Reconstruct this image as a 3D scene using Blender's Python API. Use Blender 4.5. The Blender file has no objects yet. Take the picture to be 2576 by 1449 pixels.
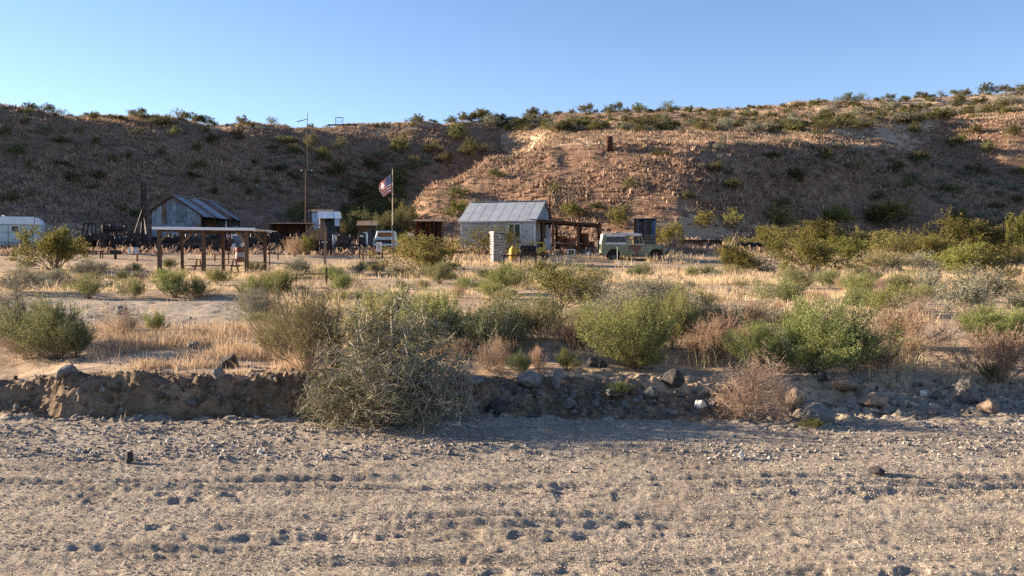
import bpy, bmesh, math, random
import numpy as np
from mathutils import Vector, Matrix

# ------------------------------------------------------------------ camera, sky, sun, exposure
scene = bpy.context.scene
col = scene.collection
F = 2231.0            # focal length in pixels of a 2576 px wide view
CAMZ = 1.6
cam_data = bpy.data.cameras.new("camera")
cam_data.sensor_width = 36.0
cam_data.lens = 36.0 * F / 2576.0
cam_data.clip_start = 0.05
cam_data.clip_end = 6000.0
cam = bpy.data.objects.new("camera", cam_data)
cam.location = (0, 0, CAMZ)
cam.rotation_euler = (math.radians(90) - math.atan(74.5 / F), 0, 0)
col.objects.link(cam)
scene.camera = cam

SUN_EL = math.radians(14.5)
SUN_AZ = math.radians(-73.0)      # measured from +Y towards +X: low, from the left and a little behind the hills
sdir = Vector((math.sin(SUN_AZ) * math.cos(SUN_EL), math.cos(SUN_AZ) * math.cos(SUN_EL), math.sin(SUN_EL)))
world = bpy.data.worlds.new("World")
scene.world = world
world.use_nodes = True
wn = world.node_tree
bg = wn.nodes["Background"]
sky = wn.nodes.new("ShaderNodeTexSky")
sky.sky_type = 'NISHITA'
sky.sun_disc = False
sky.sun_elevation = SUN_EL
sky.sun_rotation = SUN_AZ
sky.altitude = 1800
sky.air_density = 1.0
sky.dust_density = 0.15
sky.ozone_density = 2.6
tintn = wn.nodes.new("ShaderNodeMix"); tintn.data_type = 'RGBA'; tintn.blend_type = 'MULTIPLY'; tintn.inputs[0].default_value = 1.0
tintn.inputs[7].default_value = (1.06, .97, 1.0, 1.0)      # camera white balance
wn.links.new(sky.outputs[0], tintn.inputs[6]); wn.links.new(tintn.outputs[2], bg.inputs[0])
bg.inputs[1].default_value = 0.067
sun_data = bpy.data.lights.new("sun", 'SUN')
sun_data.energy = 5.0
sun_data.angle = math.radians(0.55)
sun_data.color = (1.0, 0.81, 0.60)
sun = bpy.data.objects.new("sun", sun_data)
sun.rotation_euler = sdir.to_track_quat('Z', 'Y').to_euler()
col.objects.link(sun)
scene.view_settings.view_transform = 'Standard'
scene.view_settings.look = 'None'
scene.view_settings.gamma = 1.0
scene.view_settings.exposure = 1.85
scene.view_settings.use_curve_mapping = False
scene.cycles.max_bounces = 5
scene.cycles.diffuse_bounces = 3
scene.cycles.transmission_bounces = 3
scene.cycles.transparent_max_bounces = 5
scene.cycles.use_denoising = False

# ------------------------------------------------------------------ materials
def mat(name, c1, c2=None, scale=4.0, rough=0.85, metal=0.0, bump=0.0, bscale=None, c3=None, w3=0.5, vary=0.0, stretch=None, detail=4.0):
    m = bpy.data.materials.new(name); m.use_nodes = True
    nt = m.node_tree; N = nt.nodes; L = nt.links
    b = N["Principled BSDF"]
    b.inputs["Roughness"].default_value = rough
    b.inputs["Metallic"].default_value = metal
    b.inputs["Specular IOR Level"].default_value = 0.25
    tc = N.new("ShaderNodeTexCoord"); src = tc.outputs["Object"]
    if stretch:
        mp = N.new("ShaderNodeMapping"); mp.inputs["Scale"].default_value = stretch
        L.new(src, mp.inputs[0]); src = mp.outputs[0]
    if c2 is None: c2 = c1
    nz = N.new("ShaderNodeTexNoise"); nz.inputs["Scale"].default_value = scale; nz.inputs["Detail"].default_value = detail
    L.new(src, nz.inputs["Vector"])
    rp = N.new("ShaderNodeValToRGB")
    rp.color_ramp.elements[0].position = 0.35; rp.color_ramp.elements[1].position = 0.65
    rp.color_ramp.elements[0].color = (*c1, 1); rp.color_ramp.elements[1].color = (*c2, 1)
    L.new(nz.outputs[0], rp.inputs[0]); cs = rp.outputs[0]
    if c3 is not None:
        n3 = N.new("ShaderNodeTexNoise"); n3.inputs["Scale"].default_value = scale * 0.37; n3.inputs["Detail"].default_value = 6
        L.new(src, n3.inputs["Vector"])
        r3 = N.new("ShaderNodeValToRGB"); r3.color_ramp.elements[0].position = w3 - 0.06; r3.color_ramp.elements[1].position = w3 + 0.06
        L.new(n3.outputs[0], r3.inputs[0])
        mx = N.new("ShaderNodeMix"); mx.data_type = 'RGBA'
        L.new(r3.outputs[0], mx.inputs[0]); L.new(cs, mx.inputs[6]); mx.inputs[7].default_value = (*c3, 1); cs = mx.outputs[2]
    if vary:
        oi = N.new("ShaderNodeObjectInfo")
        mr = N.new("ShaderNodeMapRange"); mr.inputs[3].default_value = 1 - vary; mr.inputs[4].default_value = 1 + vary
        L.new(oi.outputs["Random"], mr.inputs[0])
        hs = N.new("ShaderNodeHueSaturation"); L.new(mr.outputs[0], hs.inputs["Value"]); L.new(cs, hs.inputs["Color"]); cs = hs.outputs[0]
    L.new(cs, b.inputs["Base Color"])
    if bump:
        nb = N.new("ShaderNodeTexNoise"); nb.inputs["Scale"].default_value = bscale or scale * 3; nb.inputs["Detail"].default_value = 6
        L.new(src, nb.inputs["Vector"])
        bp = N.new("ShaderNodeBump"); bp.inputs["Strength"].default_value = 1.0; bp.inputs["Distance"].default_value = bump
        L.new(nb.outputs[0], bp.inputs["Height"]); L.new(bp.outputs[0], b.inputs["Normal"])
    return m

def leafmat(name, c1, c2, transl=0.3, hue=0.02):
    """foliage: colour spread per leaf (attribute tint) and per plant"""
    m = bpy.data.materials.new(name); m.use_nodes = True
    nt = m.node_tree; N = nt.nodes; L = nt.links
    for n in list(N):
        if n.type == 'BSDF_PRINCIPLED': N.remove(n)
    out = [n for n in N if n.type == 'OUTPUT_MATERIAL'][0]
    at = N.new("ShaderNodeAttribute"); at.attribute_name = "tint"
    rp = N.new("ShaderNodeValToRGB"); rp.color_ramp.elements[0].color = (*c1, 1); rp.color_ramp.elements[1].color = (*c2, 1)
    L.new(at.outputs["Fac"], rp.inputs[0])
    oi = N.new("ShaderNodeObjectInfo")
    hs = N.new("ShaderNodeHueSaturation")
    mr = N.new("ShaderNodeMapRange"); mr.inputs[3].default_value = 0.72; mr.inputs[4].default_value = 1.25
    mh = N.new("ShaderNodeMapRange"); mh.inputs[3].default_value = 0.5 - hue; mh.inputs[4].default_value = 0.5 + hue
    L.new(oi.outputs["Random"], mr.inputs[0]); L.new(mr.outputs[0], hs.inputs["Value"])
    ml = N.new("ShaderNodeMath"); ml.operation = 'MULTIPLY'; ml.inputs[1].default_value = 7.31
    fr = N.new("ShaderNodeMath"); fr.operation = 'FRACT'
    L.new(oi.outputs["Random"], ml.inputs[0]); L.new(ml.outputs[0], fr.inputs[0]); L.new(fr.outputs[0], mh.inputs[0]); L.new(mh.outputs[0], hs.inputs["Hue"])
    L.new(rp.outputs[0], hs.inputs["Color"])
    d = N.new("ShaderNodeBsdfDiffuse"); t = N.new("ShaderNodeBsdfTranslucent"); mx = N.new("ShaderNodeMixShader")
    mx.inputs[0].default_value = transl
    L.new(hs.outputs[0], d.inputs[0]); L.new(hs.outputs[0], t.inputs[0])
    L.new(d.outputs[0], mx.inputs[1]); L.new(t.outputs[0], mx.inputs[2]); L.new(mx.outputs[0], out.inputs[0])
    return m

M = {}
# ground colours
def ground_mat(name, cols, big, bump, bsc, speck=None):
    m = bpy.data.materials.new(name); m.use_nodes = True
    nt = m.node_tree; N = nt.nodes; L = nt.links; b = N["Principled BSDF"]
    b.inputs["Roughness"].default_value = 0.95; b.inputs["Specular IOR Level"].default_value = 0.1
    tc = N.new("ShaderNodeTexCoord"); src = tc.outputs["Object"]
    n1 = N.new("ShaderNodeTexNoise"); n1.inputs["Scale"].default_value = big; n1.inputs["Detail"].default_value = 8; n1.inputs["Roughness"].default_value = 0.65
    L.new(src, n1.inputs["Vector"])
    rp = N.new("ShaderNodeValToRGB"); e = rp.color_ramp.elements
    e[0].position = 0.3; e[0].color = (*cols[0], 1); e[1].position = 0.7; e[1].color = (*cols[2], 1)
    k = e.new(0.5); k.color = (*cols[1], 1)
    L.new(n1.outputs[0], rp.inputs[0]); cs = rp.outputs[0]
    n2 = N.new("ShaderNodeTexNoise"); n2.inputs["Scale"].default_value = bsc; n2.inputs["Detail"].default_value = 5; n2.inputs["Roughness"].default_value = 0.7
    L.new(src, n2.inputs["Vector"])
    mr = N.new("ShaderNodeMapRange"); mr.inputs[1].default_value = 0.3; mr.inputs[2].default_value = 0.7; mr.inputs[3].default_value = 0.72; mr.inputs[4].default_value = 1.22
    L.new(n2.outputs[0], mr.inputs[0])
    hs = N.new("ShaderNodeHueSaturation"); L.new(cs, hs.inputs["Color"]); L.new(mr.outputs[0], hs.inputs["Value"]); cs = hs.outputs[0]
    n4 = N.new("ShaderNodeTexNoise"); n4.inputs["Scale"].default_value = bsc * .28; n4.inputs["Detail"].default_value = 3   # damp and silty patches
    L.new(src, n4.inputs["Vector"])
    m4 = N.new("ShaderNodeMapRange"); m4.inputs[1].default_value = 0.35; m4.inputs[2].default_value = 0.65; m4.inputs[3].default_value = 0.84; m4.inputs[4].default_value = 1.12
    L.new(n4.outputs[0], m4.inputs[0]); h4 = N.new("ShaderNodeHueSaturation"); L.new(cs, h4.inputs["Color"]); L.new(m4.outputs[0], h4.inputs["Value"]); cs = h4.outputs[0]
    if speck:
        v = N.new("ShaderNodeTexVoronoi"); v.inputs["Scale"].default_value = speck[0]; L.new(src, v.inputs["Vector"])
        cr = N.new("ShaderNodeSeparateColor"); L.new(v.outputs["Color"], cr.inputs[0])
        g = N.new("ShaderNodeMapRange"); g.inputs[1].default_value = 0; g.inputs[2].default_value = 1; g.inputs[3].default_value = speck[1]; g.inputs[4].default_value = speck[2]
        L.new(cr.outputs[0], g.inputs[0])
        h2 = N.new("ShaderNodeHueSaturation"); L.new(cs, h2.inputs["Color"]); L.new(g.outputs[0], h2.inputs["Value"]); cs = h2.outputs[0]
    L.new(cs, b.inputs["Base Color"])
    bp = N.new("ShaderNodeBump"); bp.inputs["Distance"].default_value = bump; bp.inputs["Strength"].default_value = 1
    L.new(n2.outputs[0], bp.inputs["Height"]); L.new(bp.outputs[0], b.inputs["Normal"])
    return m

M['wash'] = ground_mat("wash_sand", [(.27, .222, .168), (.36, .30, .23), (.44, .37, .288)], 1.1, 0.024, 36.0, (75.0, .66, 1.28))
M['flat'] = ground_mat("desert_soil", [(.30, .215, .14), (.40, .29, .19), (.47, .36, .25)], .35, 0.03, 9.0)
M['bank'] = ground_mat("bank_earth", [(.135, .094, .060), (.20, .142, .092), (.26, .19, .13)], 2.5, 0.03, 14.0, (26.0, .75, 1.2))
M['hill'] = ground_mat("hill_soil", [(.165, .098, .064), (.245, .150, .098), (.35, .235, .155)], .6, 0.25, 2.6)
M['plateau'] = ground_mat("sunlit_straw_soil", [(.34, .245, .155), (.46, .345, .23), (.55, .43, .30)], .4, 0.2, 2.6)  # straw soil, paled to put sunlight into the hilltop colour

# ------------------------------------------------------------------ noise and terrain
def vnoise(x, y, seed=0):
    x = np.asarray(x, float); y = np.asarray(y, float)
    xi = np.floor(x).astype(np.int64); yi = np.floor(y).astype(np.int64)
    fx = x - xi; fy = y - yi
    fx = fx * fx * fx * (fx * (fx * 6 - 15) + 10); fy = fy * fy * fy * (fy * (fy * 6 - 15) + 10)
    def h(a, b):
        v = (a * 374761393 + b * 668265263 + seed * 974634777) & 0xffffffff
        v = ((v ^ (v >> 13)) * 1274126177) & 0xffffffff
        v = ((v ^ (v >> 16)) * 2246822519) & 0xffffffff
        return ((v ^ (v >> 15)) & 0xffff) / 65535.0
    a = h(xi, yi); b = h(xi + 1, yi); c = h(xi, yi + 1); d = h(xi + 1, yi + 1)
    return (a * (1 - fx) + b * fx) * (1 - fy) + (c * (1 - fx) + d * fx) * fy
def fbm(x, y, s, seed=0, o=4, g=0.5):
    r = 0; a = 1; t = 0
    for i in range(o):
        r = r + a * vnoise(x / s + 17.3 * i, y / s - 9.1 * i, seed + i); t += a; a *= g; s = s * 0.5
    return r / t - 0.5
def sst(a, b, x):
    t = np.clip((x - a) / (b - a), 0, 1); return t * t * (3 - 2 * t)

# ridge and slope profiles: (pixel column, [(distance, height), ...])
PROF = [
 (-3500, [(45, 1.8), (60, 10), (80, 22), (100, 30), (200, 33)]),
 (-1800, [(54, 1.7), (60, 2.5), (72, 14), (90, 27), (110, 33), (200, 35)]),
 (-1100, [(60, 2.0), (66, 3.0), (78, 13), (94, 24), (110, 30.5), (200, 32)]),
 (-500, [(60, 1.9), (64, 2.4), (78, 10.5), (94, 19), (108, 25), (125, 28), (200, 29)]),
 (0, [(60, 1.9), (68, 2.5), (76, 3.8), (87, 8.5), (95, 11.2), (112, 20.7), (118, 22.2), (130, 23.0), (220, 23.5)]),
 (400, [(60, 1.9), (70, 2.5), (86, 3.6), (100, 9.0), (118, 17.0), (136, 23.9), (142, 25.0), (155, 25.5), (220, 26)]),
 (700, [(60, 1.9), (70, 2.5), (92, 3.8), (112, 9.2), (135, 17.2), (160, 26.0), (175, 26.8), (230, 28)]),
 (980, [(60, 1.9), (70, 2.5), (90, 3.6), (112, 7.0), (138, 12), (156, 20.5), (172, 27.6), (190, 28.2), (230, 28)]),
 (1100, [(60, 1.9), (70, 2.5), (78, 3.0), (88, 6.8), (95, 10.2), (102, 9.2), (115, 9.2), (142, 13.2), (160, 22.8), (172, 28.1), (230, 29)]),
 (1250, [(60, 1.9), (68, 2.4), (79, 3.0), (92, 10.0), (100, 13.6), (103, 12.6), (113, 10.2), (150, 14.0), (167, 24), (178, 30.1), (230, 31)]),
 (1400, [(60, 1.9), (66, 2.3), (76, 2.9), (89, 10.6), (96.5, 14.6), (98.5, 15.2), (109, 15.4), (130, 19.5), (185, 32.3), (250, 34)]),
 (1550, [(60, 1.9), (66, 2.3), (74, 2.8), (87, 10.4), (95, 14.5), (97, 15.0), (108, 15.3), (185, 32.4), (250, 34)]),
 (1700, [(60, 1.9), (66, 2.3), (72.5, 2.8), (86, 10.3), (94, 14.4), (96, 14.9), (108, 15.4), (190, 33.8), (250, 35)]),
 (1850, [(60, 1.9), (66, 2.2), (74, 2.8), (88, 10.4), (96, 14.8), (98, 15.3), (110, 15.9), (190, 34.2), (250, 36)]),
 (2000, [(60, 1.9), (66, 2.2), (80, 2.9), (95, 10.9), (104, 15.8), (106, 16.3), (118, 17.2), (192, 35.0), (250, 37)]),
 (2200, [(60, 1.9), (66, 2.2), (90, 3.0), (105, 11), (116, 16.7), (118, 17.3), (130, 18.9), (195, 36.8), (260, 39)]),
 (2370, [(60, 1.9), (66, 2.2), (90, 3.0), (103, 9), (116, 13.2), (124, 12.6), (142, 19), (155, 25.5), (200, 38.6), (260, 41)]),
 (2576, [(60, 1.9), (66, 2.2), (88, 2.9), (98, 5.8), (112, 8.4), (128, 14), (150, 26.4), (200, 39.2), (260, 42)]),
 (3200, [(60, 1.9), (66, 2.2), (82, 2.8), (100, 6), (125, 16), (150, 28), (195, 42), (260, 44)]),
]
GD = [0, 11, 14, 16, 26, 27.2, 38, 45, 50, 54, 60]
GZ_L = [.45, .45, .48, .36, .38, .56, .66, .72, 1.1, 1.5, 1.9]
GZ_R = [.45, .45, .47, .46, .50, .57, .66, .74, 1.15, 1.5, 1.9]
PXC = np.array([p[0] for p in PROF], float)

BANK_PX = [-1500, -100, 40, 110, 170, 220, 760, 1200, 1500, 1800, 2100, 2300, 2576, 3200]
BANK_H = [.24, .24, .25, .31, .37, .39, .38, .34, .30, .26, .21, .18, .17, .2]
BANK_W = [.5, .5, .45, .35, .26, .22, .22, .30, .8, 1.1, 1.6, 1.7, 1.6, 1.4]
BANK_Y = [9.1, 9.1, 9.05, 8.98, 8.95, 8.93, 8.95, 9.0, 8.9, 8.75, 8.72, 8.95, 9.0, 9.1]

def terrain(x, y, detail=True):
    x = np.asarray(x, float); y = np.asarray(y, float)
    yy = np.maximum(y, 0.5)
    px = np.clip(1288 + F * x / yy, -3500, 3200)
    # smooth columns
    hz = np.zeros_like(px); wsum = np.zeros_like(px)
    wob = fbm(x, y, 14, 5, 3) * 3.0
    dd = y + np.where(y > 66, wob, 0)
    idx = np.clip(np.searchsorted(PXC, px) - 1, 0, len(PXC) - 2)
    t = (px - PXC[idx]) / (PXC[idx + 1] - PXC[idx]); t = np.clip(t, 0, 1); t = 0.5 * t + 0.5 * t * t * (3 - 2 * t)
    far = y > 55
    for i, (c, prof) in enumerate(PROF):
        wgt = np.where(idx == i, 1 - t, 0) + np.where(idx + 1 == i, t, 0)
        sel = far & (wgt > 0)
        if not np.any(sel): continue
        pd = [p[0] for p in prof]; pz = [p[1] for p in prof]
        d = dd[sel]
        v = (np.interp(d - 1.5, pd, pz) + np.interp(d, pd, pz) * 2 + np.interp(d + 1.5, pd, pz)) / 4
        hz[sel] += wgt[sel] * v
    ff = sst(55, 62, y)
    # flats
    lr = sst(700, 1500, px)
    g = np.interp(y, GD, GZ_L) * (1 - lr) + np.interp(y, GD, GZ_R) * lr
    jit = fbm(x, y, .45, 31, 5, .65) * .55 + fbm(x, y * 0, 2.2, 37, 3) * .6 - (np.abs(fbm(x, y * .3, .6, 38, 4, .6)) - .12) * .9
    bh = np.interp(px, BANK_PX, BANK_H); bw = np.interp(px, BANK_PX, BANK_W); by = np.interp(px, BANK_PX, BANK_Y)
    s = (y - by + jit * (.35 + .4 * bw)) / bw
    s = np.clip(s, 0, 1); s = np.where(bw < .3, s ** .75, s * s * (3 - 2 * s))
    near = bh * s * (1 + .55 * fbm(x, y * .5, 1.1, 64, 4, .6) + .35 * sst(0, .9, y - by - .3) * (.45 - bh))
    k = sst(10.6, 13.5, y)
    z = near * (1 - k) + g * k
    z = np.where(y < 8.0, 0, z)
    z = z * (1 - ff) + hz * ff
    z = np.where(y < 5, 0, z)
    if detail:
        # flats hummocks
        m = sst(9.3, 12, y)
        z = z + m * (fbm(x, y, 2.6, 3, 4) * .16 + fbm(x, y, 9, 4, 3) * .22 * sst(14, 30, y))
        # hillside relief
        hm = sst(72, 92, y)
        gul = 1 - np.abs(fbm(x + y * .2, y * .45, 13, 8, 4)) * 4
        z = z + hm * (fbm(x, y, 16, 11, 5) * .9 + fbm(x, y, 4, 12, 4) * .6 + fbm(x, y, 1.1, 13, 3, .6) * .32 - np.clip(gul, 0, 1) * .9)
        # wash floor
        wm = 1 - sst(8.4, 9.4, y)
        wx = vnoise(x / .21, y / .21, 77) * .9
        n1 = vnoise(x / .12 + wx + 2 * vnoise(x, y, 78), y / .075 + wx, 41); n1b = vnoise(x / .5 + wx, y / .13, 43)
        band = np.clip(np.exp(-((y - 6.02 - .03 * x) / .14) ** 2) + np.exp(-((y - 5.1 + .02 * x) / .16) ** 2) + np.exp(-((y - 4.45) / .2) ** 2) + .4 * sst(.6, .85, vnoise(x / 1.6, y / .4, 44)) * (1 - sst(6.4, 7.0, y)), 0, 1)
        pits = -.016 * sst(.45, .75, n1) * band * sst(.35, .6, vnoise(x / .9, y / .35, 45)) - .014 * sst(.45, .85, n1b) * band
        rut = 0
        for (c0, sl, dp) in ((6.42, .010, .036), (6.20, .008, .026), (5.46, .022, .034), (5.26, .020, .024), (4.86, -.014, .034), (4.66, -.010, .020), (7.02, .004, .020), (4.18, .02, .032), (4.34, .02, .018), (6.70, -.006, .014), (3.98, .0, .026), (5.80, .004, .016)):
            q = (y - c0 - sl * x - .03 * np.sin(x * .9 + c0 * 5)) / .048
            on = .12 + .88 * sst(.35, .6, vnoise(x / 2.1, c0 * 9.7 + y * 0, 46))
            rut = rut + on * (-dp * np.exp(-q * q) * (.55 + .75 * vnoise(x / .07, y / .05 + c0, 47)) + .45 * dp * np.exp(-((np.abs(q) - 1.9) / .6) ** 2))
        rid = .05 * np.exp(-((y - 7.35 - .03 * np.sin(x * 1.7) - .02 * x) / .16) ** 2) * sst(-.15, .12, fbm(x, y * 0, 2.6, 51, 3)) + .025 * np.exp(-((y - 8.05 + .03 * x) / .15) ** 2)
        z = z + wm * (pits + rut + rid + fbm(x * .35, y, .42, 21, 4) * .055 + fbm(x * .45, y, .10, 23, 4, .7) * .013 + fbm(x * .09, y, .13, 25, 4, .6) * .030 + fbm(x * .8, y, .040, 24, 2, .6) * .012 + fbm(x, y * 1.5, 3.2, 22, 3) * .05)
        # crumbly bank face
        bm = np.exp(-((y - by - bw * .5) / (.28 + bw * .5)) ** 2)
        z = z + bm * (fbm(x, y, .14, 61, 4, .65) * .20 + fbm(x, y, .5, 62, 3) * .12)
        # second wash tracks
        w2 = sst(15.5, 17, y) * (1 - sst(24, 26.5, y)) * (1 - lr)
        z = z + w2 * (fbm(x, y, .5, 71, 4, .6) * .07 - .03 * sst(.55, .8, vnoise(x / .45, y / .5, 73)))
    return z

GRID = []
def TG(x, y):
    """height of the finished ground sheet"""
    r, a, zs = GRID; x = np.asarray(x, float); y = np.asarray(y, float)
    R = np.clip(np.hypot(x, y), r[0], r[-1] * .999); A = np.arctan2(x, y)
    i = np.clip(np.searchsorted(r, R) - 1, 0, len(r) - 2); j = np.clip(np.searchsorted(a, A) - 1, 0, len(a) - 2)
    f = (R - r[i]) / (r[i + 1] - r[i]); g = (A - a[j]) / (a[j + 1] - a[j])
    return (zs[i, j] * (1 - f) + zs[i + 1, j] * f) * (1 - g) + (zs[i, j + 1] * (1 - f) + zs[i + 1, j + 1] * f) * g
def T(x, y): return float(TG(x, y))
_D = np.concatenate([np.arange(3.5, 12, .04), np.arange(12, 40, .1), np.arange(40, 260, .4)])
def hit(px, py):
    """where the sight line through a point of the photograph meets the ground"""
    x = (px - 1288) / F * _D
    z = TG(x, _D)
    r = CAMZ + (650 - py) * _D / F
    k = np.argmax(z >= r - 1e-4) if np.any(z >= r) else int(np.argmax(np.where(_D > 60, (z - r) / _D, -9)))
    return float(x[k]), float(_D[k])
def X(px, d): return (px - 1288) / F * d
def Z(py, d): return CAMZ + (650 - py) * d / F

# ------------------------------------------------------------------ object helpers
def tag(o, label=None, cat=None, group=None, kind=None):
    if label: o["label"] = label
    if cat: o["category"] = cat
    if group: o["group"] = group
    if kind: o["kind"] = kind
    return o
def mesh_np(name, verts, faces_flat, nper, smooth=False, tint=None):
    me = bpy.data.meshes.new(name)
    verts = np.ascontiguousarray(verts, np.float32); nv = len(verts)
    ff = np.ascontiguousarray(faces_flat, np.int32).ravel(); nf = len(ff) // nper
    me.vertices.add(nv); me.vertices.foreach_set("co", verts.ravel())
    me.loops.add(len(ff)); me.loops.foreach_set("vertex_index", ff)
    me.polygons.add(nf); me.polygons.foreach_set("loop_start", np.arange(0, nf * nper, nper, dtype=np.int32))
    try: me.polygons.foreach_set("loop_total", np.full(nf, nper, np.int32))
    except Exception: pass
    me.polygons.foreach_set("use_smooth", np.full(nf, smooth, bool))
    if tint is not None:
        a = me.attributes.new("tint", 'FLOAT', 'POINT'); a.data.foreach_set("value", np.ascontiguousarray(tint, np.float32))
    me.update(calc_edges=True)
    return me
def link(name, me, m=None, parent=None):
    o = bpy.data.objects.new(name, me); col.objects.link(o)
    if m is not None and me is not None and len(me.materials) == 0: me.materials.append(m)
    if parent is not None: o.parent = parent
    return o
def empty(name, loc, rz=0.0):
    o = bpy.data.objects.new(name, None); col.objects.link(o)
    o.location = loc; o.rotation_euler = (0, 0, rz); o.empty_display_size = .2
    return o

# ------------------------------------------------------------------ ground sheet
def build_ground():
    r = [1.2]
    while r[-1] < 3.7: r.append(r[-1] * 1.04)
    while r[-1] < 8.2: r.append(r[-1] * 1.0062)
    while r[-1] < 11.0: r.append(r[-1] + .0165)
    while r[-1] < 30: r.append(r[-1] * 1.0105)
    while r[-1] < 235: r.append(r[-1] * 1.0092)
    while r[-1] < 3000: r.append(r[-1] * 1.10)
    r = np.array(r)
    a = np.concatenate([np.arange(-180, -60, 3.0), np.arange(-60, -32, .5), np.arange(-32, 32, .105), np.arange(32, 50, .5), np.arange(50, 180.1, 3.0)])
    a[-1] = 180
    A, R = np.meshgrid(np.radians(a), r)
    xs = R * np.sin(A); ys = R * np.cos(A)
    zs = terrain(xs.ravel(), ys.ravel()).reshape(xs.shape)
    GRID.extend([r, np.radians(a), zs])
    V = np.stack([xs, ys, zs], -1).reshape(-1, 3)
    nr, na = xs.shape
    i = np.arange(nr - 1)[:, None] * na + np.arange(na - 1)[None, :]
    Q = np.stack([i, i + 1, i + na + 1, i + na], -1).reshape(-1, 4)
    cx = V[Q].mean(1)
    pxc = 1288 + F * cx[:, 0] / np.maximum(cx[:, 1], .5)
    bw = np.interp(pxc, BANK_PX, BANK_W); by = np.interp(pxc, BANK_PX, BANK_Y)
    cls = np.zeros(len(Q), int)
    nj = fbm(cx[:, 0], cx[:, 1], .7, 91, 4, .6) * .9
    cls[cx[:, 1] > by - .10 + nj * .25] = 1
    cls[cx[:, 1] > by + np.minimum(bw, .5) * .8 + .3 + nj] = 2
    cls[(cls == 1) & (pxc > 1850 + 500 * nj)] = 0
    strip2 = (cx[:, 1] > 15.3 + nj * 2) & (cx[:, 1] < 26.3 + nj) & (pxc < 640 + 200 * nj)
    cls[strip2] = 4
    fl = np.interp(pxc, [-1100, 0, 400, 700, 1100, 1400, 2000, 2576], [66, 77, 88, 94, 81, 75, 82, 88])
    cls[cx[:, 1] > fl - 1.5] = 3
    cls[(cls == 3) & (pxc > 1050)] = 5
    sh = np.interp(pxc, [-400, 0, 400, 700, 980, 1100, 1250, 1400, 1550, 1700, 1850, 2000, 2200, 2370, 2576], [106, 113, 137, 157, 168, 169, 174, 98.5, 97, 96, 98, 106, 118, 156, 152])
    cls[((cls == 3) | (cls == 5)) & (cx[:, 1] > sh + 5 * fbm(cx[:, 0], cx[:, 1], 9, 93, 4, .6) * 2)] = 6  # hilltops and crests beyond the rims get the sun-paled soil
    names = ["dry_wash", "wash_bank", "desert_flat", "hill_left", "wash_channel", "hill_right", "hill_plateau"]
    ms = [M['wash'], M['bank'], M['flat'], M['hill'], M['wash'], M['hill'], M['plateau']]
    # centre cap under the camera
    for c, (nm, m) in enumerate(zip(names, ms)):
        q = Q[cls == c]
        u, inv = np.unique(q, return_inverse=True)
        vv = V[u]
        if c == 0:
            ring = np.arange(na - 1)
            remap = -np.ones(len(V), int); remap[u] = np.arange(len(u))
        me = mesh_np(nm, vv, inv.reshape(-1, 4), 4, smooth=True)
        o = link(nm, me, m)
        tag(o, kind="structure")
build_ground()

# ================================================================== vegetation
def rot_to(d, rng):
    d = Vector(d).normalized(); q = d.to_track_quat('Z', 'Y'); return q
def grow(seed, nst=14, tilt=(8, 48), depth=3, nseg=5, kids=(2, 3), wob=.18, up=.12, kid_len=.5, kid_ang=.7, droop=0.0, first=1):
    """branch skeleton as arrays p0,p1,level; unit plant"""
    rng = random.Random(seed); segs = []
    def stem(p, d, L, lev, n):
        sl = L / n
        for i in range(n):
            d = Vector((d.x + rng.gauss(0, wob), d.y + rng.gauss(0, wob), d.z + rng.gauss(0, wob * .7) + up - droop * lev)).normalized()
            q = p + d * sl * rng.uniform(.8, 1.2)
            if q.z < .02: q.z = .02 + rng.random() * .03
            segs.append((*p, *q, lev, 1 - i / n * .6))
            if lev < depth and i >= first - (1 if lev else 0):
                for _ in range(rng.randint(*kids)):
                    a = rng.uniform(0, 6.283); b = kid_ang * rng.uniform(.5, 1.3)
                    t = d.orthogonal().normalized(); t.rotate(Matrix.Rotation(a, 3, d))
                    stem(p.lerp(q, rng.random()), (d * math.cos(b) + t * math.sin(b)).normalized(), L * kid_len * rng.uniform(.6, 1.15), lev + 1, max(2, n - 1 - lev))
            p = q
    for k in range(nst):
        a = 6.283 * (k + rng.uniform(-.4, .4)) / nst * 2.4; b = math.radians(rng.uniform(*tilt))
        stem(Vector((rng.gauss(0, .035), rng.gauss(0, .035), 0)), Vector((math.sin(b) * math.cos(a), math.sin(b) * math.sin(a), math.cos(b))), rng.uniform(.75, 1.1), 0, nseg)
    S = np.array(segs)
    lo = np.percentile(S[:, 3:6], 2, 0); hi = np.percentile(S[:, 3:6], 98, 0)
    w = max(hi[0] - lo[0], hi[1] - lo[1]); c = (hi + lo) / 2
    for o in (0, 3):
        S[:, o] = (S[:, o] - c[0]) / w; S[:, o + 1] = (S[:, o + 1] - c[1]) / w; S[:, o + 2] = S[:, o + 2] / hi[2]
    f1, f2, f3 = (rng.uniform(0, 6.28) for _ in range(3))
    for o in (0, 3):      # lopsided growth
        an = np.arctan2(S[:, o + 1], S[:, o]); k1 = np.clip(np.hypot(S[:, o], S[:, o + 1]) * 3, 0, 1)
        sc = 1.06 + k1 * (.24 * np.sin(an + f1) + .18 * np.sin(2 * an + f2) + .14 * np.sin(5 * an + f3)); S[:, o] *= sc; S[:, o + 1] *= sc
        S[:, o + 2] *= 1 + k1 * (.16 * np.sin(an + f3) + .12 * np.sin(3 * an + f1))
        ro = np.sqrt((S[:, o] / .52) ** 2 + (S[:, o + 1] / .52) ** 2 + S[:, o + 2] ** 2)      # browsed, rounded outline
        q = np.where(ro > 1, (1 + .7 * (ro - 1)) / ro, 1); S[:, o] *= q; S[:, o + 1] *= q; S[:, o + 2] *= q
    return S
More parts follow.
